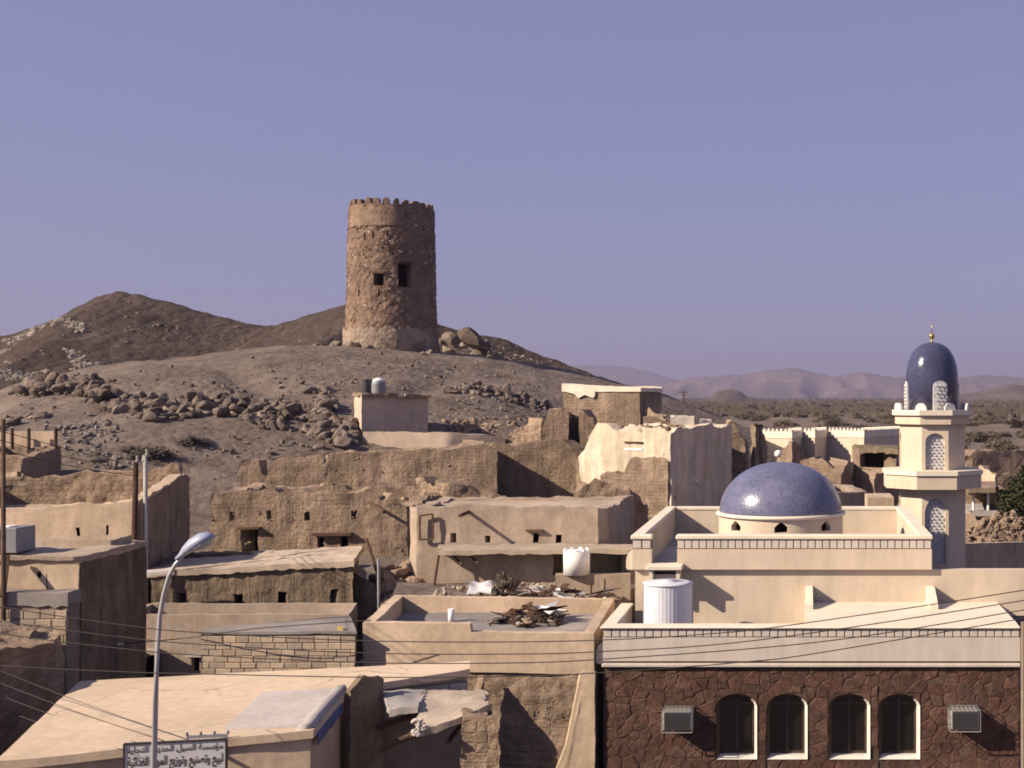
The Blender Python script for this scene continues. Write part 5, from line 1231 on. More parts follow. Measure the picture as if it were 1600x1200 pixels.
block_courses(b1, 0, ZZ(1054, 26), zb1-0.05, 0.285, 0.132, wb1, 'block', 14)
o = slab('yellow_tin', [PXY(527, 26.1), PXY(536, 26.1), PXY(536, 26.2), PXY(527, 26.2)], zb1+0.07, 0.07, paint('yellow_tin', (0.62, 0.45, 0.08), 0.5), None, 0.05, 0.0); tag(o, 'small yellow tin on the block-walled house roof', 'tin')

# ------------------------------------------------------------------ houses down the left side
l1 = [(-18.5, 16.5), (-13.52, 16.5), (-13.52, 23.0), (-13.8, 23.9), (-14.6, 24.7), (-18.5, 24.8)]
hl1 = thing('mud_block', 'shaded brown mud wall block with crumbled top at the lower left', 'ruin', (-15, 19, 0))
ring('wall', l1, -0.3, 5.13, 0.6, M['mud_rough'], hl1, (), 0.17, 0.09, 1.1, 0.14)
slab('crumbled_top', [(-18.2, 16.8), (-13.7, 16.8), (-14.1, 23.9), (-18.2, 24.5)], 5.13, 0.5, M['mud_rough'], hl1, 0.14, 0.28, 1.4)
l2 = [(XX(-60, 25), 25), PXY(105, 25), (XX(105, 25)-0.02, 25.46), (XX(-60, 25), 25.46)]
zl2b = ZZ(926, 25); zbk = ZZ(947, 25)
hl2, wl2, _ = house('block_retaining_wall', 'tan cement block wall with grey top band at the left edge', 'wall', l2, 0, zl2b-0.03, 'mortar', 0.2, None, 'roof_grey', (), 0.25, 0.0)
slab('grey_band', [(l2[0][0], 24.96), (l2[1][0]+0.03, 24.96), (l2[2][0]+0.03, 25.48), (l2[3][0], 25.48)], zl2b, zl2b-zbk, M['roof_grey'], hl2, 0.12, 0.02, 1.5, 0.012)
block_courses(l2, 0, ZZ(1085, 25), zbk-0.01, 0.30, 0.165, wl2, 'block', 15, smin=side_s(l2, 0, -20)[0])
l3 = [(XX(-60, 25.5), 25.5), PXY(125, 25.5), (-14.56, 28.4), (XX(-60, 25.5)-0.5, 28.4)]
z3 = ZZ(871, 25.5)
hl3, wl3, _ = house('tank_house', 'tan house carrying the grey cube tank on its roof', 'house', l3, 0, [z3-0.02, z3-0.02, z3, z3], 'plaster', 0.25, None, 'roof', [op(l3, 0, 57.5, 64.5, 893, 902), op(l3, 0, 72.4, 74, 897, 925)], 0.2, 0.02, 0.03)
slab('roof', [(l3[0][0], 25.44), (l3[1][0]+0.04, 25.44), (l3[2][0]+0.04, 28.4), (l3[3][0], 28.4)], z3+0.02, 0.07, M['roof'], hl3, 0.16, 0.05, 1.6, 0.05)
ring('side_mud', [(l3[1][0]+0.03, 25.5), (l3[2][0]+0.03, 28.4)], 0, z3-0.12, 0.06, M['mud_drip'], hl3, (), 0.2, 0.025, 1.2, 0.03, False)
ring('roof_kerb', [PXY(66, 27.3), PXY(172, 27.3), (XX(172, 27.3), 28.2)], z3-0.05, z3+0.15, 0.12, M['roof'], hl3, (), 0.15, 0.02, 1.2, 0.03, False)
ty_ = 26.15; tk = thing('cube_tank', 'grey blue metal cube water tank on the left house roof', 'water tank', (XX(22, ty_), ty_, z3))
MB().bbox(XX(-10, ty_), XX(40, ty_), ty_-0.3, ty_+0.35, z3+0.04, ZZ(823, ty_), 0.015).build('tank_body', M['tank_grey'], tk)
MB().box(XX(8, ty_), XX(13, ty_), ty_-0.315, ty_-0.30, z3+0.05, ZZ(824, ty_)).build('strap', M['ac_dark'], tk)
MB().lathe([(0.10, ZZ(823, ty_)), (0.10, ZZ(821, ty_)), (0.02, ZZ(820, ty_))], 14, (XX(18, ty_), ty_, 0)).build('hatch', M['tank_white'], tk)
o = bar('leaning_post', P(11, 868, 25.3), P(4, 932, 24.88), 0.10, 0.07, 'wood', None); tag(o, 'dark post leaning on the front of the tank house', 'post')
l4 = [(XX(-60, 36), 36.1), (-18.72, 36.0), (-20.3, 42.4), (-27.0, 42.0)]
zf = 6.34
ops4 = [op(l4, 0, 119.5, 125, 824, 838), op(l4, 0, 166, 171.5, 821, 836)]
hl4, wl4, _ = house('long_tan_house', 'long tan plastered house with ragged mud parapet behind the dark pole', 'house', l4, 2.0, [[(0, zf-0.12), (0.2, zf), (1, 6.56)], [(0, 6.56), (0.25, 6.6), (0.9, 7.0), (1, 6.9)], [(0, 6.9), (0.15, 6.9), (0.5, 6.7), (1, 6.9)], [(0, 6.8), (1, zf-0.12)]], 'plaster', 0.35, 6.0, 'roof', ops4, 0.2, 0.03, 0.06)
ring('side_mud', [(l4[1][0]+0.04, l4[1][1]+0.02), (l4[2][0]+0.04, l4[2][1])], 2.0, [[(0, 6.45), (0.25, 6.5), (0.9, 6.95), (1, 6.85)]], 0.07, M['mud'], hl4, (), 0.2, 0.04, 1.0, 0.04, False)
ring('mud_parapet', [(-27.0, 41.4), (-20.42, 42.0)], 5.9, [[(0, 6.8), (0.2, 6.95), (0.45, 6.85), (0.6, 7.05), (0.8, 6.9), (1, 7.25)]], 0.3, M['mud_rough'], hl4, (), 0.2, 0.12, 1.0, 0.2, False)
l5 = [PXY(-60, 50), PXY(33, 50), (-32.4, 56), (XX(-60, 50)-2.5, 56)]
hl5, wl5, _ = house('broken_hut', 'small broken mud hut with shaded side wall on the slope at the left', 'ruin', l5, 4.2, [[(0, ZZ(705, 50)), (0.9, ZZ(712, 50)), (1, ZZ(718, 50))], [(0, ZZ(718, 50)), (1, ZZ(698, 56))], ZZ(698, 56), ZZ(705, 50)], 'mud', 0.4, 6.9, 'mud_rough', (), 0.22, 0.06, 0.08, 1.0, None, 0.0, 2.0, 0.25)
ring('upper_wall', [(XX(-40, 56), 55.7), (XX(90, 56), 55.7)], 6.8, ZZ(674, 55.7), 0.25, M['plaster'], hl5, (), 0.25, 0.03, 1.0, 0.04, False)
for px in (19, 45, 87): stick('post', [P(px, 702, 55.3), P(px, 669, 55.3)], 0.07, 'wood', hl5)
ruin('mud_wall_stub', 'low dark stub of mud wall in front of the broken hut', [PXY(-30, 47.5), PXY(25, 47.5), PXY(40, 49.5)], 4.0, [[(0, ZZ(745, 47.5)), (1, ZZ(745, 47.5))], [(0, ZZ(745, 47.5)), (1, ZZ(740, 49.5))]], 0.5, 'mud_rough', cell=0.25, amp=0.15)

# ------------------------------------------------------------------ ruins and white houses on the slope
Y4 = 56.0
tp = [(372, 737), (378, 722), (388, 716), (404, 716), (408, 738), (418, 740), (427, 722), (440, 715), (500, 711), (505, 722), (509, 724), (514, 712), (560, 706), (640, 704), (700, 701), (740, 697), (757, 692), (776, 700)]
m4 = [PXY(372, Y4), PXY(776, Y4), PXY(757, 60.0), PXY(902, 60.0), PXY(906, 57.6)]
def rel(px): return (px-372)/(776-372)
t40 = [(rel(a), ZZ(b, Y4)) for a, b in tp]
t42 = [(0, ZZ(691, 60)), (0.3, ZZ(696, 60)), (0.6, ZZ(689, 60)), (0.85, ZZ(689, 60)), (0.95, ZZ(700, 60)), (1.0, ZZ(712, 60))]
ops4_ = [op(m4, 0, *q) for q in ((551, 561, 722, 738), (451, 459, 722, 736), (667, 676, 722, 736), (708, 717, 722, 736))]+[op(m4, 2, 833, 838, 722, 738)]
hw4, _w = ruin('crenel_wall_ruin', 'long ragged mud wall with notched top stepping across the hillside', m4, 3.6, [t40, [(0, ZZ(700, Y4)), (1, ZZ(691, 60))], t42, [(0, ZZ(712, 60)), (1, ZZ(760, 57.6))]], 0.85, 'mud', ops4_, 0.2, 0.10, 0.12, 0.9, 3.0)
stud(hw4, m4, 0, 5.0, [(a, b-0.05) for a, b in t40], 420, 0.07, 0.34, 'mud', 2); stud(hw4, m4, 2, 5.0, [(a, b-0.05) for a, b in t42], 250, 0.07, 0.25, 'mud', 3)
rubble('wall_foot_rubble', 'fallen mud lumps along the foot of the ragged hillside wall', 'rubble', heap_spots(XX(372, 54), XX(780, 54), 53.2, 55.9, 4.7, 260, .2, .75, 61, .5)+heap_spots(XX(790, 55), XX(960, 55), 53.5, 57, 4.6, 120, .2, .8, 62, .5), 'mud_rough', 14)
ruin('stone_ruin', 'low stone-faced ruin with rounded top right of the grey house', [PXY(896, 50), PXY(985, 50), PXY(1012, 51), PXY(1012, 54)], 3.0, [[(0, ZZ(765, 50)), (0.4, ZZ(752, 50)), (1, ZZ(765, 50))], [(0, ZZ(765, 50)), (1, ZZ(790, 51))], [(0, ZZ(790, 51)), (1, ZZ(795, 54))]], 0.7, 'mud_rough', cell=0.2, amp=0.14, rag=0.2, seed=4)
# small plaster house half-way up, turned to show its lit left end
th = math.radians(27); c0 = Vector(PXY(565, 66)); ux = Vector((math.cos(th), math.sin(th))); uy = Vector((-math.sin(th), math.cos(th)))
m7 = [tuple(c0), tuple(c0+ux*3.35), tuple(c0+ux*3.35+uy*2.6), tuple(c0+uy*2.6)]
z7 = ZZ(618, 66)
h7, w7, _ = house('hillside_hut', 'small grey plastered hut with bright left end below the tower', 'house', m7, ZZ(712, 66)-0.8, z7, 'plaster_pale', 0.3, None, 'roof', (), 0.22, 0.04, 0.05)
slab('roof', [tuple(c0-ux*0.05-uy*0.22), tuple(c0+ux*3.5-uy*0.22), tuple(c0+ux*3.5+uy*2.7), tuple(c0-ux*0.05+uy*2.7)], [z7+0.12, z7+0.06, z7+0.06, z7+0.12], 0.17, M['mud_rough'], h7, 0.2, 0.06, 1.5, 0.10)
pw = [tuple(c0-uy*0.6), PXY(790, 66.0)]
ruin('terrace_wall', 'pale plastered terrace wall in front of the hillside hut', [PXY(567, 64.8), PXY(700, 64.8), PXY(790, 65.8)], 5.0, [[(0, ZZ(674, 64.8)), (1, ZZ(676, 64.8))], [(0, ZZ(676, 64.8)), (0.8, ZZ(681, 65.6)), (1, ZZ(686, 65.8))]], 0.35, 'plaster_pale', cell=0.25, amp=0.04, rag=0.05, seed=7, cat='wall')
d0 = P(576, 618, 67.2); zr = z7+0.12
dk = thing('oil_drum', 'dark oil drum standing on the hillside hut roof', 'drum', (d0.x, 67.2, zr))
MB().lathe([(0.26, zr-0.05), (0.27, zr+0.25), (0.255, zr+0.27), (0.27, zr+0.29), (0.27, zr+0.5), (0.255, zr+0.52), (0.26, zr+0.75)], 20, (d0.x-0.1, 67.2, 0)).build('drum_body', M['ac_dark'], dk)
MB().lathe([(0.262, zr+0.73), (0.275, zr+0.745), (0.262, zr+0.76)], 20, (d0.x-0.1, 67.2, 0)).build('rim', M['tank_grey'], dk)
d1 = P(590, 610, 67.0)
ct = thing('cistern', 'grey roof cistern with white lid beside the oil drum', 'water tank', (d1.x, 67.0, zr))
MB().lathe([(0.34, zr-0.05), (0.36, zr+0.1), (0.36, zr+0.5), (0.32, zr+0.6)], 24, (d1.x+0.05, 67.0, 0)).build('tank_body', M['tank_grey'], ct)
MB().lathe([(0.32, zr+0.6), (0.27, zr+0.72), (0.14, zr+0.79), (0.01, zr+0.81)], 24, (d1.x+0.05, 67.0, 0)).build('lid', M['tank_white'], ct, True)
for k, (px, s) in enumerate(((583, 0.22), (634, 0.25))): rock(P(px, 618, 66.8)+Vector((0, 0, 0.02)), s, 'concrete_pale', ['pale stone on the hillside hut roof beside the cistern', 'pale stone at the right end of the hillside hut roof'][k], None, 'stone')
# upper white-topped ruin
u8 = [PXY(880, 67), PXY(1000, 66), (XX(1000, 66)+0.6, 70.5), (XX(880, 67)-0.3, 71)]
zt8 = ZZ(610, 66.5); zm8 = ZZ(645, 66.5)
h8, w8, _ = house('white_topped_ruin', 'eroded mud ruin with bright whitewashed top band against the sky line', 'ruin', u8, 5.4, [zt8, zt8, zt8, zt8], 'mud', 0.4, zt8-0.5, 'mud_rough', (), 0.2, 0.07, 0.04, 1.0, None, 0.0, 9.0)
b8 = [(p[0], p[1]) for p in ccw_offset(u8, -0.06)]
ring('whitewashed_band', b8, ZZ(612, 66.5), [[(0, ZZ(599, 66.5)), (1, ZZ(606, 66.5))], ZZ(606, 66.5), ZZ(603, 66.5), ZZ(599, 66.5)], 0.5, M['mosque_white'], h8, (), 0.25, 0.03, 1.0, 0.02)
def flake():
    # remaining plaster below the band: ragged sheet a few centimetres proud
    pts = [(882, 611), (912, 611), (931, 611), (931, 618), (928, 622), (915, 617), (905, 622), (899, 616), (888, 613)]
    a = Vector(u8[0]); d = (Vector(u8[1])-a).normalized(); n = Vector((d.y, -d.x)); vs = []
    for q in (0.13, -0.05):
        for px, py in pts:
            s, Y = side_s(u8, 0, px); p = a+d*s+n*q; vs.append((p.x, p.y, ZZ(py, Y)))
    k = len(pts); MB().add(vs, [tuple(range(k)), tuple(range(2*k-1, k-1, -1))]+[(i, k+i, k+(i+1) % k, (i+1) % k) for i in range(k)]).build('plaster_flake', M['mosque_white'], h8)
flake()
ruin('pillar_ruin', 'broken mud walls with two tall dark gaps below the white-topped ruin', [PXY(848, 63), PXY(888, 63), PXY(893, 65), PXY(903, 65), PXY(905, 63.2), PXY(932, 63.2)], 4.8,
     [[(0, ZZ(668, 63)), (0.3, ZZ(640, 63)), (1, ZZ(640, 63))], [(0, ZZ(640, 63)), (1, ZZ(648, 65))], ZZ(650, 65), [(0, ZZ(650, 65)), (1, ZZ(642, 63.2))], [(0, ZZ(642, 63.2)), (0.8, ZZ(650, 63.2)), (1, ZZ(665, 63.2))]], 0.6, 'mud', cell=0.22, amp=0.10, rag=0.15, seed=12)
# main whitewashed house
m8 = [(-10.1, 58.2), (-5.7, 56.0), (-3.3, 60.8), (-7.7, 63.0)]
zt = ZZ(668, 57)
opw = op(m8, 0, 977, 1003, 692, 712)
h8b, w8b, _ = house('whitewashed_house', 'whitewashed mud house with stained shaded right side and one barred window', 'house', m8, 3.2, [[(0, ZZ(712, 58)), (0.06, ZZ(700, 58)), (0.13, ZZ(675, 58)), (0.2, ZZ(660, 58)), (0.32, ZZ(662, 57.5)), (0.44, ZZ(674, 57)), (0.55, ZZ(668, 57)), (0.7, ZZ(664, 57)), (0.88, ZZ(667, 56)), (1, ZZ(678, 56))], [(0, ZZ(678, 56)), (0.2, zt+0.02), (0.6, zt+0.1), (0.8, zt-0.05), (1, zt+0.1)], zt, [(0, zt), (0.6, zt-0.2), (1, ZZ(712, 58))]], 'limewash', 0.5, zt-0.42, 'mud_rough', [opw], 0.17, 0.07, 0.16, 0.9, None, 0.0, 5.0, 0.3)
a8 = Vector(m8[0]); d8 = (Vector(m8[1])-a8).normalized(); n8 = Vector((d8.y, -d8.x))
def on8(s, q, z): p = a8+d8*s+n8*q; return (p.x, p.y, z)
zmid = (opw[3]+opw[4])/2
bar('window_bar', on8(opw[1]-0.02, -0.02, zmid), on8(opw[2]+0.02, -0.02, zmid), 0.08, 0.10, 'white', h8b)
bar('window_frame', on8(opw[1]-0.03, 0.02, opw[4]+0.03), on8(opw[2]+0.03, 0.02, opw[4]+0.03), 0.1, 0.06, 'wood', h8b)
# bare mud at the foot where the limewash has gone
s0, _y = side_s(m8, 0, 940); s1, _y = side_s(m8, 0, 1046)
ring('bare_mud_foot', [on8(s0, 0.10, 0)[:2], on8(s1, 0.10, 0)[:2], (m8[1][0]+0.14, m8[1][1]+0.3)], 3.2, [[(0, 5.9), (0.1, 6.15), (0.35, 6.25), (0.44, 6.7), (0.52, 6.8), (0.58, 6.75), (0.8, 6.95), (1, 6.75)], [(0, 6.75), (1, 6.2)]], 0.25, M['mud'], h8b, (), 0.18, 0.09, 1.0, 0.12, False, 2.0)
for k, (px, py, s) in enumerate(((1015, 655, 0.5), (1030, 654, 0.55), (1098, 660, 0.5), (1118, 667, 0.6), (1052, 660, 0.4), (1075, 664, 0.45))):
    p = P(px, py, 59.5 if px < 1060 else 61.0)
rubble('roof_rubble', 'brown rubble lying along the roof of the whitewashed house', 'rubble', [(-10+0.2+R.uniform(0, 6.4), 57.6+R.uniform(0, 4.5), zt-0.2, R.uniform(.2, .6)) for _ in range(0)]+[tuple(Vector((*(a8+d8*R.uniform(0.5, 4.4)+Vector((-d8.y, d8.x))*R.uniform(0.6, 4.6)), zt-0.12)))+(R.uniform(.2, .55),) for _ in range(80)], 'mud_rough', 17)
for k, (pa, pb, py0, py1, Y) in enumerate(((1048, 1084, 650, 664, 63.5), (1094, 1112, 655, 670, 63.0))):
    q = [PXY(pa, Y), PXY(pb, Y+0.2), PXY(pb, Y+1.0), PXY(pa, Y+0.9)]
    house('parapet_fragment', ['longer broken white parapet piece above the whitewashed house', 'shorter square white parapet piece above the whitewashed house'][k], 'ruin', q, 5.0, [[(0, ZZ(py0, Y)), (1, ZZ(py0+2, Y))], ZZ(py0+2, Y), ZZ(py0+1, Y), ZZ(py0, Y)], 'mosque_white', 0.2, None, 'roof', (), 0.15, 0.04, 0.08, group='white parapet pieces')
ruin('slope_wall', 'low mud wall behind the white parapet pieces', [PXY(1005, 64.5), PXY(1130, 64.5)], 4.6, [[(0, ZZ(650, 64.5)), (0.3, ZZ(660, 64.5)), (1, ZZ(668, 64.5))]], 0.5, 'mud', cell=0.3, amp=0.12, rag=0.2, seed=22)
ruin('ledge_wall', 'low dark broken wall under the ledge below the tower', [PXY(704, 85), PXY(790, 85), PXY(796, 87)], ground_h(XX(750, 85), 85, False)-1.2, [[(0, ZZ(620, 85)), (0.4, ZZ(606, 85)), (1, ZZ(608, 85))], [(0, ZZ(608, 85)), (1, ZZ(612, 87))]], 0.8, 'mud_drip', cell=0.3, amp=0.2, rag=0.35, seed=51)
ruin('pink_wall_stub', 'pinkish broken wall stub on the slope left of the two dark gaps', [PXY(800, 66), PXY(846, 65), PXY(850, 66.5)], 5.4, [[(0, ZZ(676, 66)), (0.4, ZZ(662, 66)), (0.7, ZZ(668, 65)), (1, ZZ(655, 65))], [(0, ZZ(655, 65)), (1, ZZ(660, 66))]], 0.7, 'mud_rough', cell=0.25, amp=0.2, rag=0.3, seed=52)
ruin('roofless_room_wall', 'curved stub of mud wall behind the roof of the large mud house', [PXY(648, 51.5), PXY(700, 50.5), PXY(790, 51)], 3.6, [[(0, ZZ(752, 51)), (0.5, ZZ(760, 51)), (1, ZZ(752, 51))], [(0, ZZ(752, 51)), (0.4, ZZ(764, 51)), (0.8, ZZ(768, 51)), (1, ZZ(778, 51))]], 0.7, 'mud_rough', cell=0.22, amp=0.16, rag=0.28, seed=53)
ruin('slope_stub', 'small broken stub of wall right of the white-topped ruin', [PXY(1012, 66), PXY(1040, 65), PXY(1046, 67)], 5.0, [[(0, ZZ(640, 66)), (0.3, ZZ(648, 66)), (1, ZZ(655, 65))], [(0, ZZ(655, 65)), (1, ZZ(660, 67))]], 0.6, 'mud', cell=0.22, amp=0.14, rag=0.3, seed=54)
rubble('slope_rubble', 'fallen mud lumps strewn above the ragged hillside wall', 'rubble', [tuple(v)+(R.uniform(.15, .7),) for v in [ray_ground(R.uniform(690, 860), R.uniform(655, 692), 57, 90) for _ in range(150)] if v is not None], 'mud_rough', 55)
# tall eroded stumps right of it
ruin('mud_stump', 'tall eroded mud stump beside the whitewashed house, widest of the stumps', [PXY(1131, 62.5), PXY(1164, 62.5), PXY(1168, 65)], 3.4, [[(0, ZZ(672, 62.5)), (0.3, ZZ(664, 62.5)), (0.7, ZZ(667, 62.5)), (1, ZZ(685, 62.5))], [(0, ZZ(685, 62.5)), (1, ZZ(700, 65))]], 0.8, 'mud', cell=0.2, amp=0.16, rag=0.25, seed=31)
ruin('mud_stump', 'narrow dark mud stump with lit left edge between the wide stump and the white wall', [PXY(1172, 66), PXY(1180, 65.2), PXY(1198, 68.5)], 3.4, [[(0, ZZ(668, 66)), (1, ZZ(668, 65))], [(0, ZZ(668, 65)), (1, ZZ(688, 68))]], 0.7, 'mud', cell=0.2, amp=0.14, rag=0.3, seed=32)
ruin('mud_stump', 'low mud hump just behind the top of the blue dome', [PXY(1215, 60), PXY(1238, 59), PXY(1262, 61)], 3.4, [[(0, ZZ(712, 60)), (1, ZZ(690, 59))], [(0, ZZ(690, 59)), (0.4, ZZ(694, 60)), (1, ZZ(715, 61))]], 0.8, 'mud', cell=0.2, amp=0.16, rag=0.2, seed=33)
o = MB().lathe([(0.002+0.17*math.sin(math.pi*k/12), 0.17-0.17*math.cos(math.pi*k/12)) for k in range(13)], 20, tuple(P(1216, 715, 57.5))).build('white_ball', M['tank_white'], None, True); tag(o, 'small round white float resting on mud behind the blue dome', 'ball')
ruin('mud_bank', 'sloping broken mud bank right of the blue dome', [PXY(1255, 58), PXY(1318, 57), PXY(1335, 58.5), PXY(1368, 57.5), PXY(1402, 60)], 3.2,
     [[(0, ZZ(716, 58)), (0.5, ZZ(722, 57)), (1, ZZ(735, 57))], [(0, ZZ(735, 57)), (0.5, ZZ(722, 58)), (1, ZZ(724, 58.5))], [(0, ZZ(724, 58)), (1, ZZ(740, 57.5))], [(0, ZZ(740, 57.5)), (0.6, ZZ(735, 59)), (1, ZZ(745, 60))]], 1.4, 'mud', cell=0.25, amp=0.22, rag=0.3, seed=35)
sh = [PXY(1335, 72), PXY(1400, 70), (XX(1400, 70)+0.4, 74), (XX(1335, 72), 75)]
h9, _w, _ = house('thatched_shelter', 'mud shelter with thatched edge and black opening left of the minaret', 'shelter', sh, 3.2, [ZZ(702, 71)]*4, 'mud', 0.4, None, 'thatch', [op(sh, 0, 1344, 1388, 706, 731)], 0.2, 0.08, 0.05)
slab('roof', [(sh[0][0]+0.3, 71.2), (sh[1][0]+0.1, 69.3), (sh[2][0], 74.2), (sh[3][0], 75)], ZZ(699, 71), 0.3, M['thatch'], h9, 0.2, 0.10, 2.0, 0.15)
bx = [PXY(1356, 41.5), PXY(1397, 41.5), (XX(1397, 41.5), 43.5), (XX(1356, 41.5), 43.5)]
house('small_box_room', 'small plain tan box room between the blue dome and the minaret', 'house', bx, 2.0, ZZ(778, 41.5), 'plaster', 0.2, ZZ(778, 41.5)-0.02, 'roof', (), 0.25, 0.012)
bx = [PXY(1296, 46), PXY(1354, 47.5), (XX(1354, 47.5)-0.6, 51), (XX(1296, 46), 51)]
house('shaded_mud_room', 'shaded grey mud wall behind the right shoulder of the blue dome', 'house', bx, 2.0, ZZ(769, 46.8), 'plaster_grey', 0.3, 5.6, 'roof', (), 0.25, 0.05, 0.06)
# long whitewashed wall with toothed top
zz = [(1184, 97.0), (1237, 95.2), (1254, 97.6), (1273, 96.6), (1293, 99.4), (1350, 97.0), (1414, 103)]
wc = thing('toothed_white_wall', 'long white compound wall with small pointed teeth between the dome and the minaret', 'wall', (XX(1300, 97), 97, 3.4))
wpts = [PXY(a, b) for a, b in zz]; ztw = ZZ(674, 97)
ring('wall', wpts, 3.2, ztw, 0.35, M['mosque'], wc, (), 0.5, 0.02, 0.6, 0, False)
ring('white_band', [(p[0], p[1]) for p in ccw_offset(wpts, -0.05, False)], ZZ(684, 97), ztw+0.02, 0.45, M['mosque_white'], wc, (), 0.6, 0.0, 0.6, 0, False)
tooth = MB().add([(-.11,-.15,0), (.11,-.15,0), (.11,.15,0), (-.11,.15,0), (-.08,-.15,.13), (.08,-.15,.13), (.08,.15,.13), (-.08,.15,.13), (0,-.13,.26), (0,.13,.26)],
                 [(0,1,5,4), (1,2,6,5), (2,3,7,6), (3,0,4,7), (4,5,8), (6,7,9), (5,6,9,8), (7,4,8,9)]).mesh('tooth')
for (a, b) in zip(wpts, wpts[1:]):
    a = Vector(a); b = Vector(b); L = (b-a).length; n = max(1, int(L/0.36)); ang = math.atan2((b-a).y, (b-a).x); nn = Vector((-(b-a).y, (b-a).x)).normalized()*0.17
    for k in range(n):
        p = a+(b-a)*((k+0.5)/n)+nn; o = link_mesh('tooth', tooth, M['mosque_white'], wc, True, Vector((p.x, p.y, ztw+0.015))-wpos(wc)); o.rotation_euler = (0, 0, ang)

# ------------------------------------------------------------------ right edge behind the minaret
rw = [PXY(1500, 44), PXY(1660, 40), (XX(1660, 40), 42), (XX(1500, 44), 46)]
rw = [(XX(1500, 41), 41.0), (XX(1660, 45), 45.5), (XX(1660, 45)-0.5, 46.5), (XX(1500, 41)-0.5, 42)]
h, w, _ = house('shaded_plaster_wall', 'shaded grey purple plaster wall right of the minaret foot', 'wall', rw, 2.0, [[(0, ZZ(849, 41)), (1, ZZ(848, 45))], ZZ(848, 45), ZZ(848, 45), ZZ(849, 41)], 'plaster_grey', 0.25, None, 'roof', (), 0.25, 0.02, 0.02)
rubble('stone_heap', 'long heap of pinkish rubble stones behind the shaded wall at the right edge', 'rubble', heap_spots(XX(1506, 45), XX(1650, 47), 44.0, 49.5, 4.3, 620, .12, .4, 71, 1.0), 'mud_rough', 19)
hb2 = [PXY(1506, 47), PXY(1530, 47), (XX(1530, 47), 49), (XX(1506, 47), 49)]
house('wall_end', 'sunlit tan stub of wall beside the minaret above the rubble', 'wall', hb2, 3.5, [[(0, ZZ(803, 47)), (0.6, ZZ(803, 47)), (1, ZZ(822, 47))], ZZ(822, 47), ZZ(805, 47), ZZ(803, 47)], 'plaster', 0.3, ZZ(822, 47), 'roof', (), 0.15, 0.03, 0.05)
sd2 = thing('open_shed', 'dark open shed with two white posts right of the minaret', 'shed', (XX(1532, 53), 53, 3.6))
slab('floor', [PXY(1500, 51.5), PXY(1562, 51.5), PXY(1562, 55.5), PXY(1500, 55.5)], ZZ(798, 51.5), 0.22, M['concrete'], sd2, 0.3, 0.02)
slab('roof', [PXY(1498, 51.3), PXY(1556, 51.3), PXY(1556, 55.5), PXY(1498, 55.5)], ZZ(762, 51.4), 0.2, M['mud'], sd2, 0.3, 0.05, 1.2, 0.08)
for px in (1521, 1544): stick('post', [P(px, 797, 51.7), P(px, 763, 51.7)], 0.055, 'white', sd2)
ring('back_wall', [PXY(1498, 55), PXY(1562, 55)], 3.5, ZZ(760, 55), 0.3, M['mud'], sd2, (), 0.3, 0.03, 1, 0, False)
MB().box(XX(1561, 52), XX(1561, 52)+0.25, 51.8, 55, 3.5, ZZ(763, 52)).build('side_wall', M['mud'], sd2)
ring('stilt_wall', [PXY(1500, 52.4), PXY(1562, 52.4)], 3.2, ZZ(800, 52), 0.3, M['mud'], sd2, (), 0.3, 0.05, 1, 0, False)
ruin('hanging_mud_fragment', 'sunlit ragged mud fragment above the open shed at the right', [PXY(1524, 57), PXY(1556, 55.6), PXY(1562, 58)], 3.6, [[(0, ZZ(736, 57)), (0.5, ZZ(735, 56)), (1, ZZ(742, 56))], [(0, ZZ(742, 56)), (1, ZZ(760, 58))]], 0.7, 'plaster', cell=0.2, amp=0.15, rag=0.2, seed=41)
ruin('long_mud_wall', 'long low mud wall with lit top at the right edge', [PXY(1516, 70), PXY(1650, 72)], 3.6, [[(0, ZZ(712, 70)), (0.06, ZZ(704, 70)), (1, ZZ(705, 72))]], 1.1, 'mud', cell=0.3, amp=0.12, rag=0.12, seed=42)
ruin('mud_boulder_wall', 'short rounded mud lump between the minaret and the long low wall', [PXY(1503, 67), PXY(1520, 67)], 3.6, [[(0, ZZ(720, 67)), (0.4, ZZ(711, 67)), (1, ZZ(717, 67))]], 0.7, 'mud', cell=0.18, amp=0.12, rag=0.1, seed=43)
ruin('tumbled_wall', 'tumbled mud wall sloping down beside the green tree', [PXY(1556, 61), PXY(1650, 62)], 3.6, [[(0, ZZ(742, 61)), (0.4, ZZ(748, 61)), (1, ZZ(740, 62))]], 0.7, 'mud', cell=0.25, amp=0.18, rag=0.3, seed=44)

# ------------------------------------------------------------------ plants
def leaf_cloud(rr, n, size, rx, ry, rz, cz, clumps, lumpy=0.5):
    vs = []; fs = []; cs = []
    for _ in range(clumps):
        a = rr.uniform(0, 6.28); e = math.asin(rr.uniform(-0.25, 1)); q = rr.uniform(0.45, 1.0)
        cs.append((rx*q*math.cos(a)*math.cos(e), ry*q*math.sin(a)*math.cos(e), cz+rz*q*math.sin(e), rr.uniform(0.25, 0.5)))
    for k in range(n):
        c = cs[k % clumps]; d = Vector((rr.gauss(0, 1), rr.gauss(0, 1), rr.gauss(0, 0.8)))
        d = d.normalized()*(rr.random()**0.5)*c[3]*min(rx, rz*1.6)
        p = Vector(c[:3])+d
        if p.z < 0.02: p.z = 0.02+rr.random()*0.05
        u = Vector((rr.gauss(0, 1), rr.gauss(0, 1), rr.gauss(0, 1))).normalized(); v = u.orthogonal().normalized(); s = size*rr.uniform(0.6, 1.4); b = len(vs)
        vs += [tuple(p-u*s), tuple(p+v*s*0.45), tuple(p+u*s), tuple(p-v*s*0.45)]; fs.append((b, b+1, b+2, b+3))
    return vs, fs
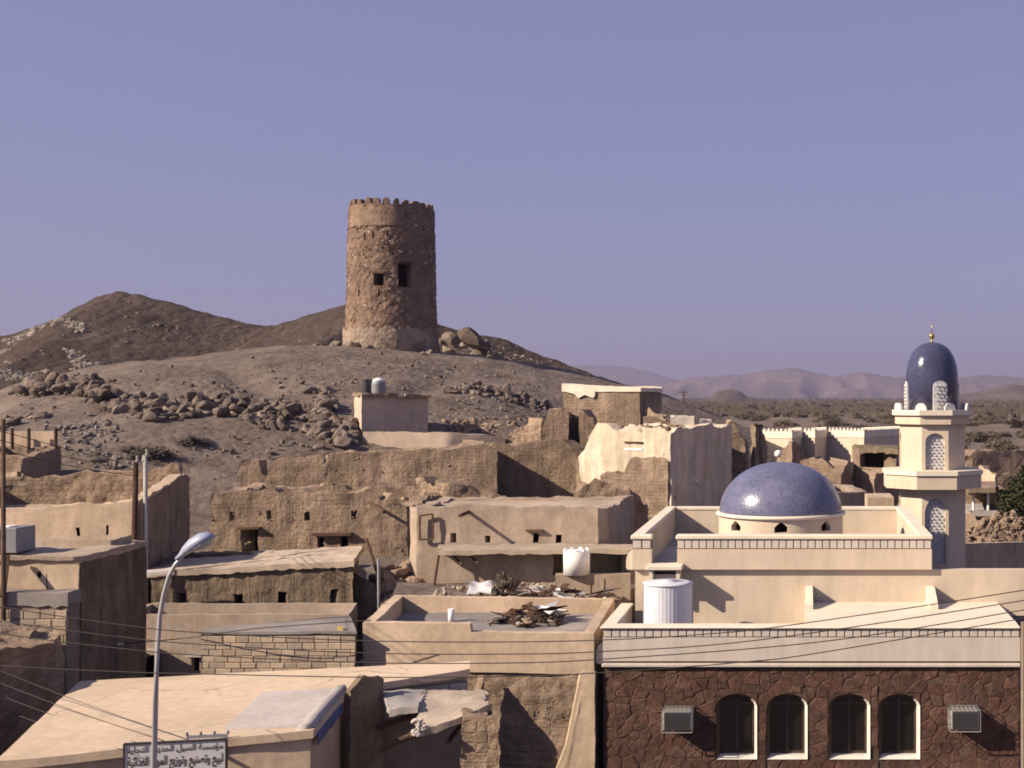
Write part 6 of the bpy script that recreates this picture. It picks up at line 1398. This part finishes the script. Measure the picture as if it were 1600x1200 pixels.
def shrub_mesh(seed, n=1500, size=0.04):
    rr_ = random.Random(seed); b = MB()
    vs, fs = leaf_cloud(rr_, n, size, 0.5, 0.5, rr_.uniform(0.3, 0.42), 0.12, 22); b.add(vs, fs)
    me = bpy.data.meshes.new('foliage'); me.from_pydata(b.v, [], b.f); me.materials.append(M['leaf']); 
    s = MB()
    for k in range(7):
        a = rr_.uniform(0, 6.28); s.tube([(0, 0, -0.05), (0.15*math.cos(a), 0.15*math.sin(a), 0.15), (0.38*math.cos(a), 0.38*math.sin(a), 0.32)], [0.02, 0.014, 0.006], 5)
    st = s.mesh('stems'); st.materials.append(M['wood']); return me, st
SHR = [shrub_mesh(k+100) for k in range(6)]
def shrub(loc, size, label, group, name='desert_shrub', rr_=R, parts=True, tall=1.0):
    f, s = SHR[rr_.randrange(len(SHR))]
    t = thing(name, label, 'shrub', loc, group); t.scale = (size*rr_.uniform(.85, 1.25), size, size*tall*rr_.uniform(.85, 1.15)); t.rotation_euler = (0, 0, rr_.uniform(0, 6.28))
    for nm, me in (('foliage', f), ('stem', s)):
        o = bpy.data.objects.new(nm, me); COL.objects.link(o); o.parent = t
    return t
rs_ = random.Random(5)
# plain: the shrubs one can tell apart, nearest largest
cnt = 0
while cnt < 290:
    u = rs_.random(); Y = 118*math.exp(u*2.15); px = rs_.uniform(1015, 1640); x = XX(px, Y)
    if px < 1100+ (Y < 230)*90 and Y < 260: continue
    if x < -40 and Y < 280: continue
    z = ground_h(x, Y)
    s = rs_.uniform(1.3, 3.4)*(1+0.6*u)
    dw = 'nearest' if Y < 190 else 'near' if Y < 300 else 'middle-distance' if Y < 520 else 'far'
    lw = 'behind the whitewashed house' if px < 1160 else 'above the blue dome' if px < 1310 else 'left of the minaret top' if px < 1410 else 'behind the minaret' if px < 1500 else 'right of the minaret'
    shrub((x, Y, z-0.03), s, '%s %s dusty shrub on the plain %s' % (dw, 'wide' if s > 3.2 else 'small' if s < 2.0 else 'rounded', lw), 'shrubs dotted over the plain', rr_=rs_, tall=rs_.uniform(0.55, 0.9)); cnt += 1
def far_scrub():
    rr_ = random.Random(77); vs = []; fs = []
    for k in range(3000):
        Y = 330*math.exp(rr_.random()*2.6); x = XX(rr_.uniform(950, 1650), Y); z = ground_h(x, Y); s = rr_.uniform(1.6, 4.0)*(1+Y/3500); h = s*rr_.uniform(.35, .7)
        for q in range(5):
            a = rr_.uniform(0, 6.28); r = s*0.5*rr_.random(); b = len(vs); w = s*rr_.uniform(.25, .45); cx, cy = x+r*math.cos(a), Y+r*math.sin(a); hh = h*rr_.uniform(.6, 1)
            vs += [(cx-w, cy, z), (cx, cy-w, z), (cx+w, cy, z), (cx, cy+w, z), (cx-w*.6, cy-w*.3, z+hh*.8), (cx+w*.6, cy-w*.2, z+hh*.7), (cx, cy+w*.5, z+hh)]
            fs += [(b, b+1, b+4), (b+1, b+5, b+4), (b+1, b+2, b+5), (b+2, b+6, b+5), (b+2, b+3, b+6), (b+3, b+4, b+6), (b+3, b, b+4), (b+4, b+5, b+6)]
    me = bpy.data.meshes.new('far_scrub'); me.from_pydata(vs, [], fs); o = link_mesh('far_scrub', me, M['leaf']); o['kind'] = 'stuff'; tag(o, 'far scrub fading into haze across the plain', 'scrub')
far_scrub()
for px, py, s, lb in ((300, 693, 1.8, 'grey dry bush on the hill slope above the large mud house'), (232, 716, 2.0, 'wide grey dry bush on the slope behind the wooden pole'), (205, 712, 1.1, 'small grey bush left of the wooden pole top on the slope')):
    p = ray_ground(px, py)
    if p: shrub(p-Vector((0, 0, 0.05)), s, lb, None, 'hill_bush', tall=0.5)
for o in list(bpy.data.objects):
    if o.name.startswith('foliage') and o.parent and o.parent.name.startswith('hill_bush'):
        o.data = o.data.copy(); o.data.materials[0] = M['leaf_grey']
b_ = P(793, 924, 33.0); shrub((b_.x, b_.y, ZZ(928, 33.0)), 0.8, 'brown dry bush in the yard in front of the grey wall', None, 'yard_bush', tall=1.0)
# green tree at the right edge
def tree():
    ty = 49.5; tx = XX(1606, ty); z0 = 4.0
    t = thing('acacia_tree', 'dark green bushy tree cut off by the right edge', 'tree', (tx, ty, z0)); rr_ = random.Random(9); b = MB()
    b.tube([(tx, ty, z0-0.2), (tx-0.05, ty, z0+0.8), (tx+0.05, ty, z0+1.6)], [0.14, 0.11, 0.08], 8)
    for k in range(8):
        a = rr_.uniform(0, 6.28); b.tube([(tx, ty, z0+0.7+0.1*k), (tx+0.5*math.cos(a), ty+0.5*math.sin(a), z0+1.2+0.1*k), (tx+1.0*math.cos(a), ty+1.0*math.sin(a), z0+1.5+0.12*k)], [0.06, 0.04, 0.015], 6)
    b.build('trunk', M['wood'], t)
    vs, fs = leaf_cloud(rr_, 5200, 0.085, 1.15, 1.2, 1.15, 1.45, 46)
    me = bpy.data.meshes.new('crown'); me.from_pydata([(x+tx, y+ty, z+z0) for x, y, z in vs], [], fs); link_mesh('crown', me, M['leaf_green'], t)
tree()

# ------------------------------------------------------------------ boulders on the hill
rb = random.Random(12)
def along(pts, n, spread, s0, s1, mat, label, group, y0=44.0):
    for _ in range(n):
        k = rb.random()*(len(pts)-1); i = int(k); f = k-i
        px = pts[i][0]*(1-f)+pts[i+1][0]*f+rb.gauss(0, spread*0.7); py = pts[i][1]*(1-f)+pts[i+1][1]*f+rb.gauss(0, spread*0.5)
        p = ray_ground(px, py, y0, 140)
        if p is None: continue
        sz = s0+(s1-s0)*rb.random()**3; u = (px-min(q[0] for q in pts))/(max(q[0] for q in pts)-min(q[0] for q in pts))
        sw = 'large' if sz > s0+0.5*(s1-s0) else 'middling' if sz > s0+0.15*(s1-s0) else 'small'; pw_ = 'left end' if u < 0.2 else 'left half' if u < 0.45 else 'middle' if u < 0.6 else 'right half' if u < 0.85 else 'right end'
        rock(p, sz, mat, '%s %s, %s' % (sw, label, pw_), group, rr=rb)
along([(45, 612), (80, 606), (120, 606), (150, 615), (180, 628), (215, 643), (255, 648), (295, 640)], 80, 12, 0.3, 1.5, 'rock', 'pale boulder in the left rubble band across the hill', 'left rubble band')
along([(305, 640), (335, 628), (370, 632), (400, 648), (435, 655), (440, 630)], 64, 12, 0.3, 1.4, 'rock', 'brown boulder in the middle rubble band on the hill', 'middle rubble band')
along([(500, 615), (505, 640), (488, 662), (520, 668), (535, 690), (548, 670)], 48, 11, 0.3, 1.4, 'rock', 'brown boulder in the rubble left of the hillside hut', 'rubble left of the hut')
along([(100, 680), (140, 672), (165, 690), (120, 705), (185, 735), (160, 722)], 36, 18, 0.2, 0.7, 'scree', 'small bluish grey stone in the scree below the left rubble band', 'grey scree stones')
along([(60, 650), (20, 655), (5, 668)], 18, 9, 0.4, 1.2, 'rock', 'boulder above the broken hut at the left edge', 'boulders above the broken hut')
along([(690, 685), (740, 675), (800, 665), (850, 680), (830, 650)], 34, 10, 0.25, 0.9, 'rock', 'stone scattered on the slope right of the hillside hut', 'stones right of the hut')
along([(700, 612), (745, 612), (800, 618), (850, 632)], 34, 6, 0.4, 1.1, 'rock_dark', 'dark stone in the broken ledge below the tower', 'dark broken ledge')
along([(330, 590), (450, 575), (600, 590), (700, 585), (420, 600)], 24, 16, 0.15, 0.5, 'rock', 'single small stone on the bare hilltop below the tower', 'small hilltop stones')
def band_stuff(name, label, pts, n, spread, s0, s1, mat, seed):
    rr2 = random.Random(seed); sp = []
    for _ in range(n):
        k = rr2.random()*(len(pts)-1); i = int(k); f = k-i
        p = ray_ground(pts[i][0]*(1-f)+pts[i+1][0]*f+rr2.gauss(0, spread), pts[i][1]*(1-f)+pts[i+1][1]*f+rr2.gauss(0, spread*0.55), 44, 140)
        if p is not None: q = s0+(s1-s0)*rr2.random()**3; sp.append((p.x, p.y, p.z+q*rr2.uniform(-0.15, 0.5), q))
    rubble(name, label, 'rubble', sp, mat, seed)
band_stuff('band_rubble', 'broken rock filling the left rubble band on the hill', [(45, 612), (80, 606), (120, 606), (150, 615), (180, 628), (215, 643), (255, 648), (295, 640)], 700, 13, 0.12, 1.1, 'rock_dark', 1)
band_stuff('band_rubble', 'broken rock filling the middle rubble band on the hill', [(305, 640), (335, 628), (370, 632), (400, 648), (435, 655), (440, 630)], 560, 13, 0.12, 1.1, 'rock_dark', 2)
band_stuff('band_rubble', 'broken rock filling the rubble left of the hillside hut', [(500, 615), (505, 640), (488, 662), (520, 668), (535, 690), (548, 670)], 420, 11, 0.12, 1.1, 'rock_dark', 3)
band_stuff('scree', 'bluish grey scree below the left rubble band', [(95, 680), (140, 668), (165, 690), (120, 705), (185, 735), (160, 722), (60, 660)], 300, 20, 0.1, 0.4, 'scree', 4)
band_stuff('ledge_rubble', 'dark broken rock along the ledge below the tower', [(700, 612), (745, 612), (800, 618), (850, 632)], 220, 6, 0.25, 0.9, 'rock_dark', 5)
band_stuff('slope_stones', 'loose stones strewn thinly over the hill slope', [(60, 640), (300, 590), (450, 610), (640, 575), (800, 600), (860, 650), (700, 650), (450, 690), (330, 720)], 1100, 40, 0.06, 0.4, 'rock_dark', 6)
def hill_stuff(name, label, pts, n, sx, sy, s0, s1, mat, seed):
    rr2 = random.Random(seed); sp = []
    for _ in range(n):
        k = rr2.random()*(len(pts)-1); i = int(k); f = k-i; px = pts[i][0]*(1-f)+pts[i+1][0]*f+rr2.gauss(0, sx); py = pts[i][1]*(1-f)+pts[i+1][1]*f+rr2.gauss(0, sy)
        h = BVH[0].ray_cast(Vector((0, 0, CZ)), (P(px, py, 1.0)-Vector((0, 0, CZ))).normalized())
        if h[0] is not None: q = s0+(s1-s0)*rr2.random()**2.5; sp.append((h[0].x, h[0].y, h[0].z-q*0.25, q))
    rubble(name, label, 'rubble', sp, mat, seed)
hill_stuff('pale_outcrop', 'pale rock outcrop curving over the left shoulder of the brown hill', [(15, 535), (50, 517), (75, 503), (100, 501), (118, 507), (130, 517)], 240, 5, 2.5, 0.5, 2.2, 'pale_rock', 81)
hill_stuff('pale_outcrop', 'pale rock outcrop low on the left flank of the brown hill', [(108, 552), (125, 560), (120, 575), (150, 570), (165, 580)], 170, 5, 4, 0.5, 2.0, 'pale_rock', 82)
hill_stuff('pale_outcrop', 'pale broken rock at the left edge above the rubble band', [(0, 575), (20, 585), (45, 592), (60, 588)], 150, 9, 5, 0.5, 2.0, 'pale_rock', 83)
hill_stuff('hill_stones', 'dark loose stones scattered over the brown hill', [(20, 560), (150, 500), (260, 520), (400, 530), (480, 515), (760, 540), (880, 580), (960, 605)], 500, 30, 16, 0.4, 1.5, 'rock_dark', 84)
hill_stuff('right_slope_rock', 'broken rock on the slope running down right of the tower', [(700, 530), (760, 548), (830, 568), (890, 588)], 160, 14, 8, 0.5, 2.0, 'rock', 85)
# round the foot of the tower and the outcrop to its right
for k in range(24):
    a = -math.pi/2-0.3+rb.uniform(-1.7, 1.7); r = rb.uniform(3.9, 5.0); x = TX+r*math.cos(a); y = TY+r*math.sin(a)
    rock((x, y, ground_h(x, y)), [0.45, 0.75, 1.15][k % 3]*rb.uniform(.9, 1.1), 'rock', ['small', 'middling', 'large'][k % 3]+' boulder heaped at the '+('left' if math.cos(a) < -0.35 else 'front' if math.cos(a) < 0.35 else 'right')+' foot of the watchtower', 'boulders at the tower foot', rr=rb)
for px, s in ((430, 0.6), (492, 1.0), (505, 0.7), (520, 0.6), (540, 1.0)):
    p = Vector((XX(px, 97.5), 97.5, 0)); p.z = ground_h(p.x, p.y); rock(p, s, 'rock', {430: 'lone small', 492: 'biggest pale', 505: 'middling', 520: 'small', 540: 'nearest large'}[px]+' boulder on the hill crest left of the watchtower', 'crest boulders left of the tower', rr=rb)
for px, py, s in ((706, 525, 2.2), (737, 522, 3.2), (722, 535, 1.6), (755, 540, 1.8), (700, 545, 1.4), (770, 552, 1.2), (780, 556, 0.9), (745, 552, 1.5), (690, 530, 1.4)):
    Y = 112.0; p = P(px, py, Y); rock((p.x, Y, p.z-s*0.2), s, 'rock_dark' if s > 1.7 and px > 730 else 'rock', ('huge dark' if s > 3 else 'very large' if s > 2 else 'large' if s > 1.45 else 'middling')+' boulder in the outcrop right of the watchtower, '+('near the tower' if px < 715 else 'top' if py < 530 else 'centre' if px < 760 else 'right end'), 'outcrop right of the tower', rr=rb, sink=0.3)

# ------------------------------------------------------------------ poles and wires
def pole(label, px, py0, pxb, Y, r, mat, zb, name='utility_pole', caps=True):
    t = thing(name, label, 'pole', (XX(pxb, Y), Y, zb)); top = P(px, py0, Y)
    MB().tube([(XX(pxb, Y), Y, zb), ((XX(pxb, Y)+top.x)/2, Y, (zb+top.z)/2), tuple(top)], [r*1.15, r*1.05, r*0.9], 10).build('post', M[mat], t, True)
    if caps:
        for s in (-1, 1):
            MB().lathe([(0.02, -0.02), (0.05, 0.02), (0.055, 0.07), (0.03, 0.12), (0.045, 0.15), (0.02, 0.2)], 10, (top.x+s*0.05, Y, top.z-0.18+0.16*(s > 0))).build('insulator', M['concrete'], t)
    return top
tA = pole('dark brown wooden utility pole in the alley between the left houses', 212, 722, 206, 35.5, 0.08, 'wood_dark', 0.5)
tB = pole('thin grey utility pole just behind the brown wooden one', 227, 712, 229, 36.3, 0.06, 'concrete', 1.0)
tC = pole('slim pole standing at the left edge of the picture', 5, 655, 6, 24.9, 0.045, 'wood', 0.0, caps=False)
# fence posts with pipe rail between the dark alley and the parapet house
fp = thing('pipe_frame', 'bent white pipe frame at the dark alley mouth', 'frame', tuple(P(128, 1060, 27)))
for a, b in (((121, 1016), (125, 1064)), ((128, 1016), (138, 1062)), ((120, 1015), (193, 1006))): stick('pipe', [P(a[0], a[1], 27), P(b[0], b[1], 27)], 0.022, 'white', fp)
def wire(label, group, pts, r=0.006, name='power_line'):
    out = []; P_ = [Vector(p) for p in pts]
    for i in range(len(P_)-1):
        p0 = P_[max(i-1, 0)]; p1 = P_[i]; p2 = P_[i+1]; p3 = P_[min(i+2, len(P_)-1)]
        for k in range(8):
            t = k/8; out.append(0.5*((2*p1)+(p2-p0)*t+(2*p0-5*p1+4*p2-p3)*t*t+(3*p1-p0-3*p2+p3)*t*t*t))
    out.append(P_[-1]); o = MB().tube(out, r, 5).build(name, M['wire']); return tag(o, label, 'wire', group)
WY = 14.0
WL = [[(-250, 905), (0, 948), (195, 977), (320, 989), (560, 1001), (780, 1003), (940, 1000), (1100, 991), (1240, 976), (1600, 922), (1900, 868)],
      [(-250, 930), (0, 970), (195, 996), (320, 1007), (560, 1020), (780, 1022), (940, 1018), (1185, 1000), (1600, 938), (1900, 885)],
      [(-250, 950), (0, 990), (195, 1014), (320, 1024), (560, 1035), (780, 1036), (940, 1030), (1280, 1003), (1600, 953), (1900, 900)],
      [(-250, 1020), (0, 1040), (195, 1050), (320, 1053), (560, 1058), (780, 1057), (940, 1051), (1167, 1034), (1280, 1020), (1600, 966), (1900, 915)]]
for k, w in enumerate(WL): wire(['topmost', 'second', 'third', 'lowest'][k]+' of the four dark power lines sagging across the foreground', 'power lines across the foreground', [P(a, b, WY-0.08*k) for a, b in w])
for k, (a, b) in enumerate((((94, 1085), (296, 1156)), ((78, 1097), (262, 1159)), ((62, 1110), (232, 1166)), ((48, 1125), (200, 1174)))):
    e = bk+(bk2-bk)*(k/3); sl_ = (b[1]-a[1])/(b[0]-a[0]); st0 = P(-260, a[1]-sl_*(a[0]+260)-18, 21.5)
    mid_ = P(a[0], a[1], 20.3); end_ = P(b[0], b[1], on_roof(b[0], b[1])[1]-0.12)
    wire(['upper', 'second', 'third', 'lower'][k]+' of the four service wires dropping over the tan roof', 'service wires over the tan roof', [st0, mid_, end_], 0.0055, 'service_wire')
wire('thin slack cable from the pipe frame to the parapet roof', None, [P(193, 1006, 27), P(300, 996, 26), P(400, 982, 25.5), P(580, 969, 25.6)], 0.010, 'cable')
for k in range(3):
    wire(['upper', 'middle', 'lower'][k]+' of the wires running left from the brown pole', 'wires from the brown pole', [tA+Vector((0, 0, -0.1-0.14*k)), P(100, 700+k*13, 26.5), P(-120, 640+k*16, 22)], 0.008)
# pylon far out on the plain
py_ = thing('transmission_pole', 'small far transmission pole with cross arm on the plain', 'pole', tuple(P(1068, 642, 420)))
stick('post', [P(1068, 645, 420), P(1068, 611, 420)], 0.28, 'wood', py_); bar('cross_arm', P(1060.5, 613, 420), P(1075.5, 613, 420), 0.3, 0.3, 'wood', py_); bar('cross_arm', P(1063.5, 617, 420), P(1072.5, 617, 420), 0.25, 0.25, 'wood', py_)

# ------------------------------------------------------------------ air
hz = MB().box(-7600, 7600, -125, 9300, -16, 250).build('haze', None); hz['kind'] = 'stuff'
hm = bpy.data.materials.new('haze_air'); hm.use_nodes = True; hn = hm.node_tree
for n in list(hn.nodes):
    if n.type == 'BSDF_PRINCIPLED': hn.nodes.remove(n)
pv = hn.nodes.new('ShaderNodeVolumePrincipled'); pv.inputs['Color'].default_value = (0.45, 0.42, 0.62, 1); pv.inputs['Density'].default_value = 0.00016; pv.inputs['Anisotropy'].default_value = 0.1
hn.links.new(pv.outputs['Volume'], hn.nodes['Material Output'].inputs['Volume'])
hz.data.materials.append(hm)
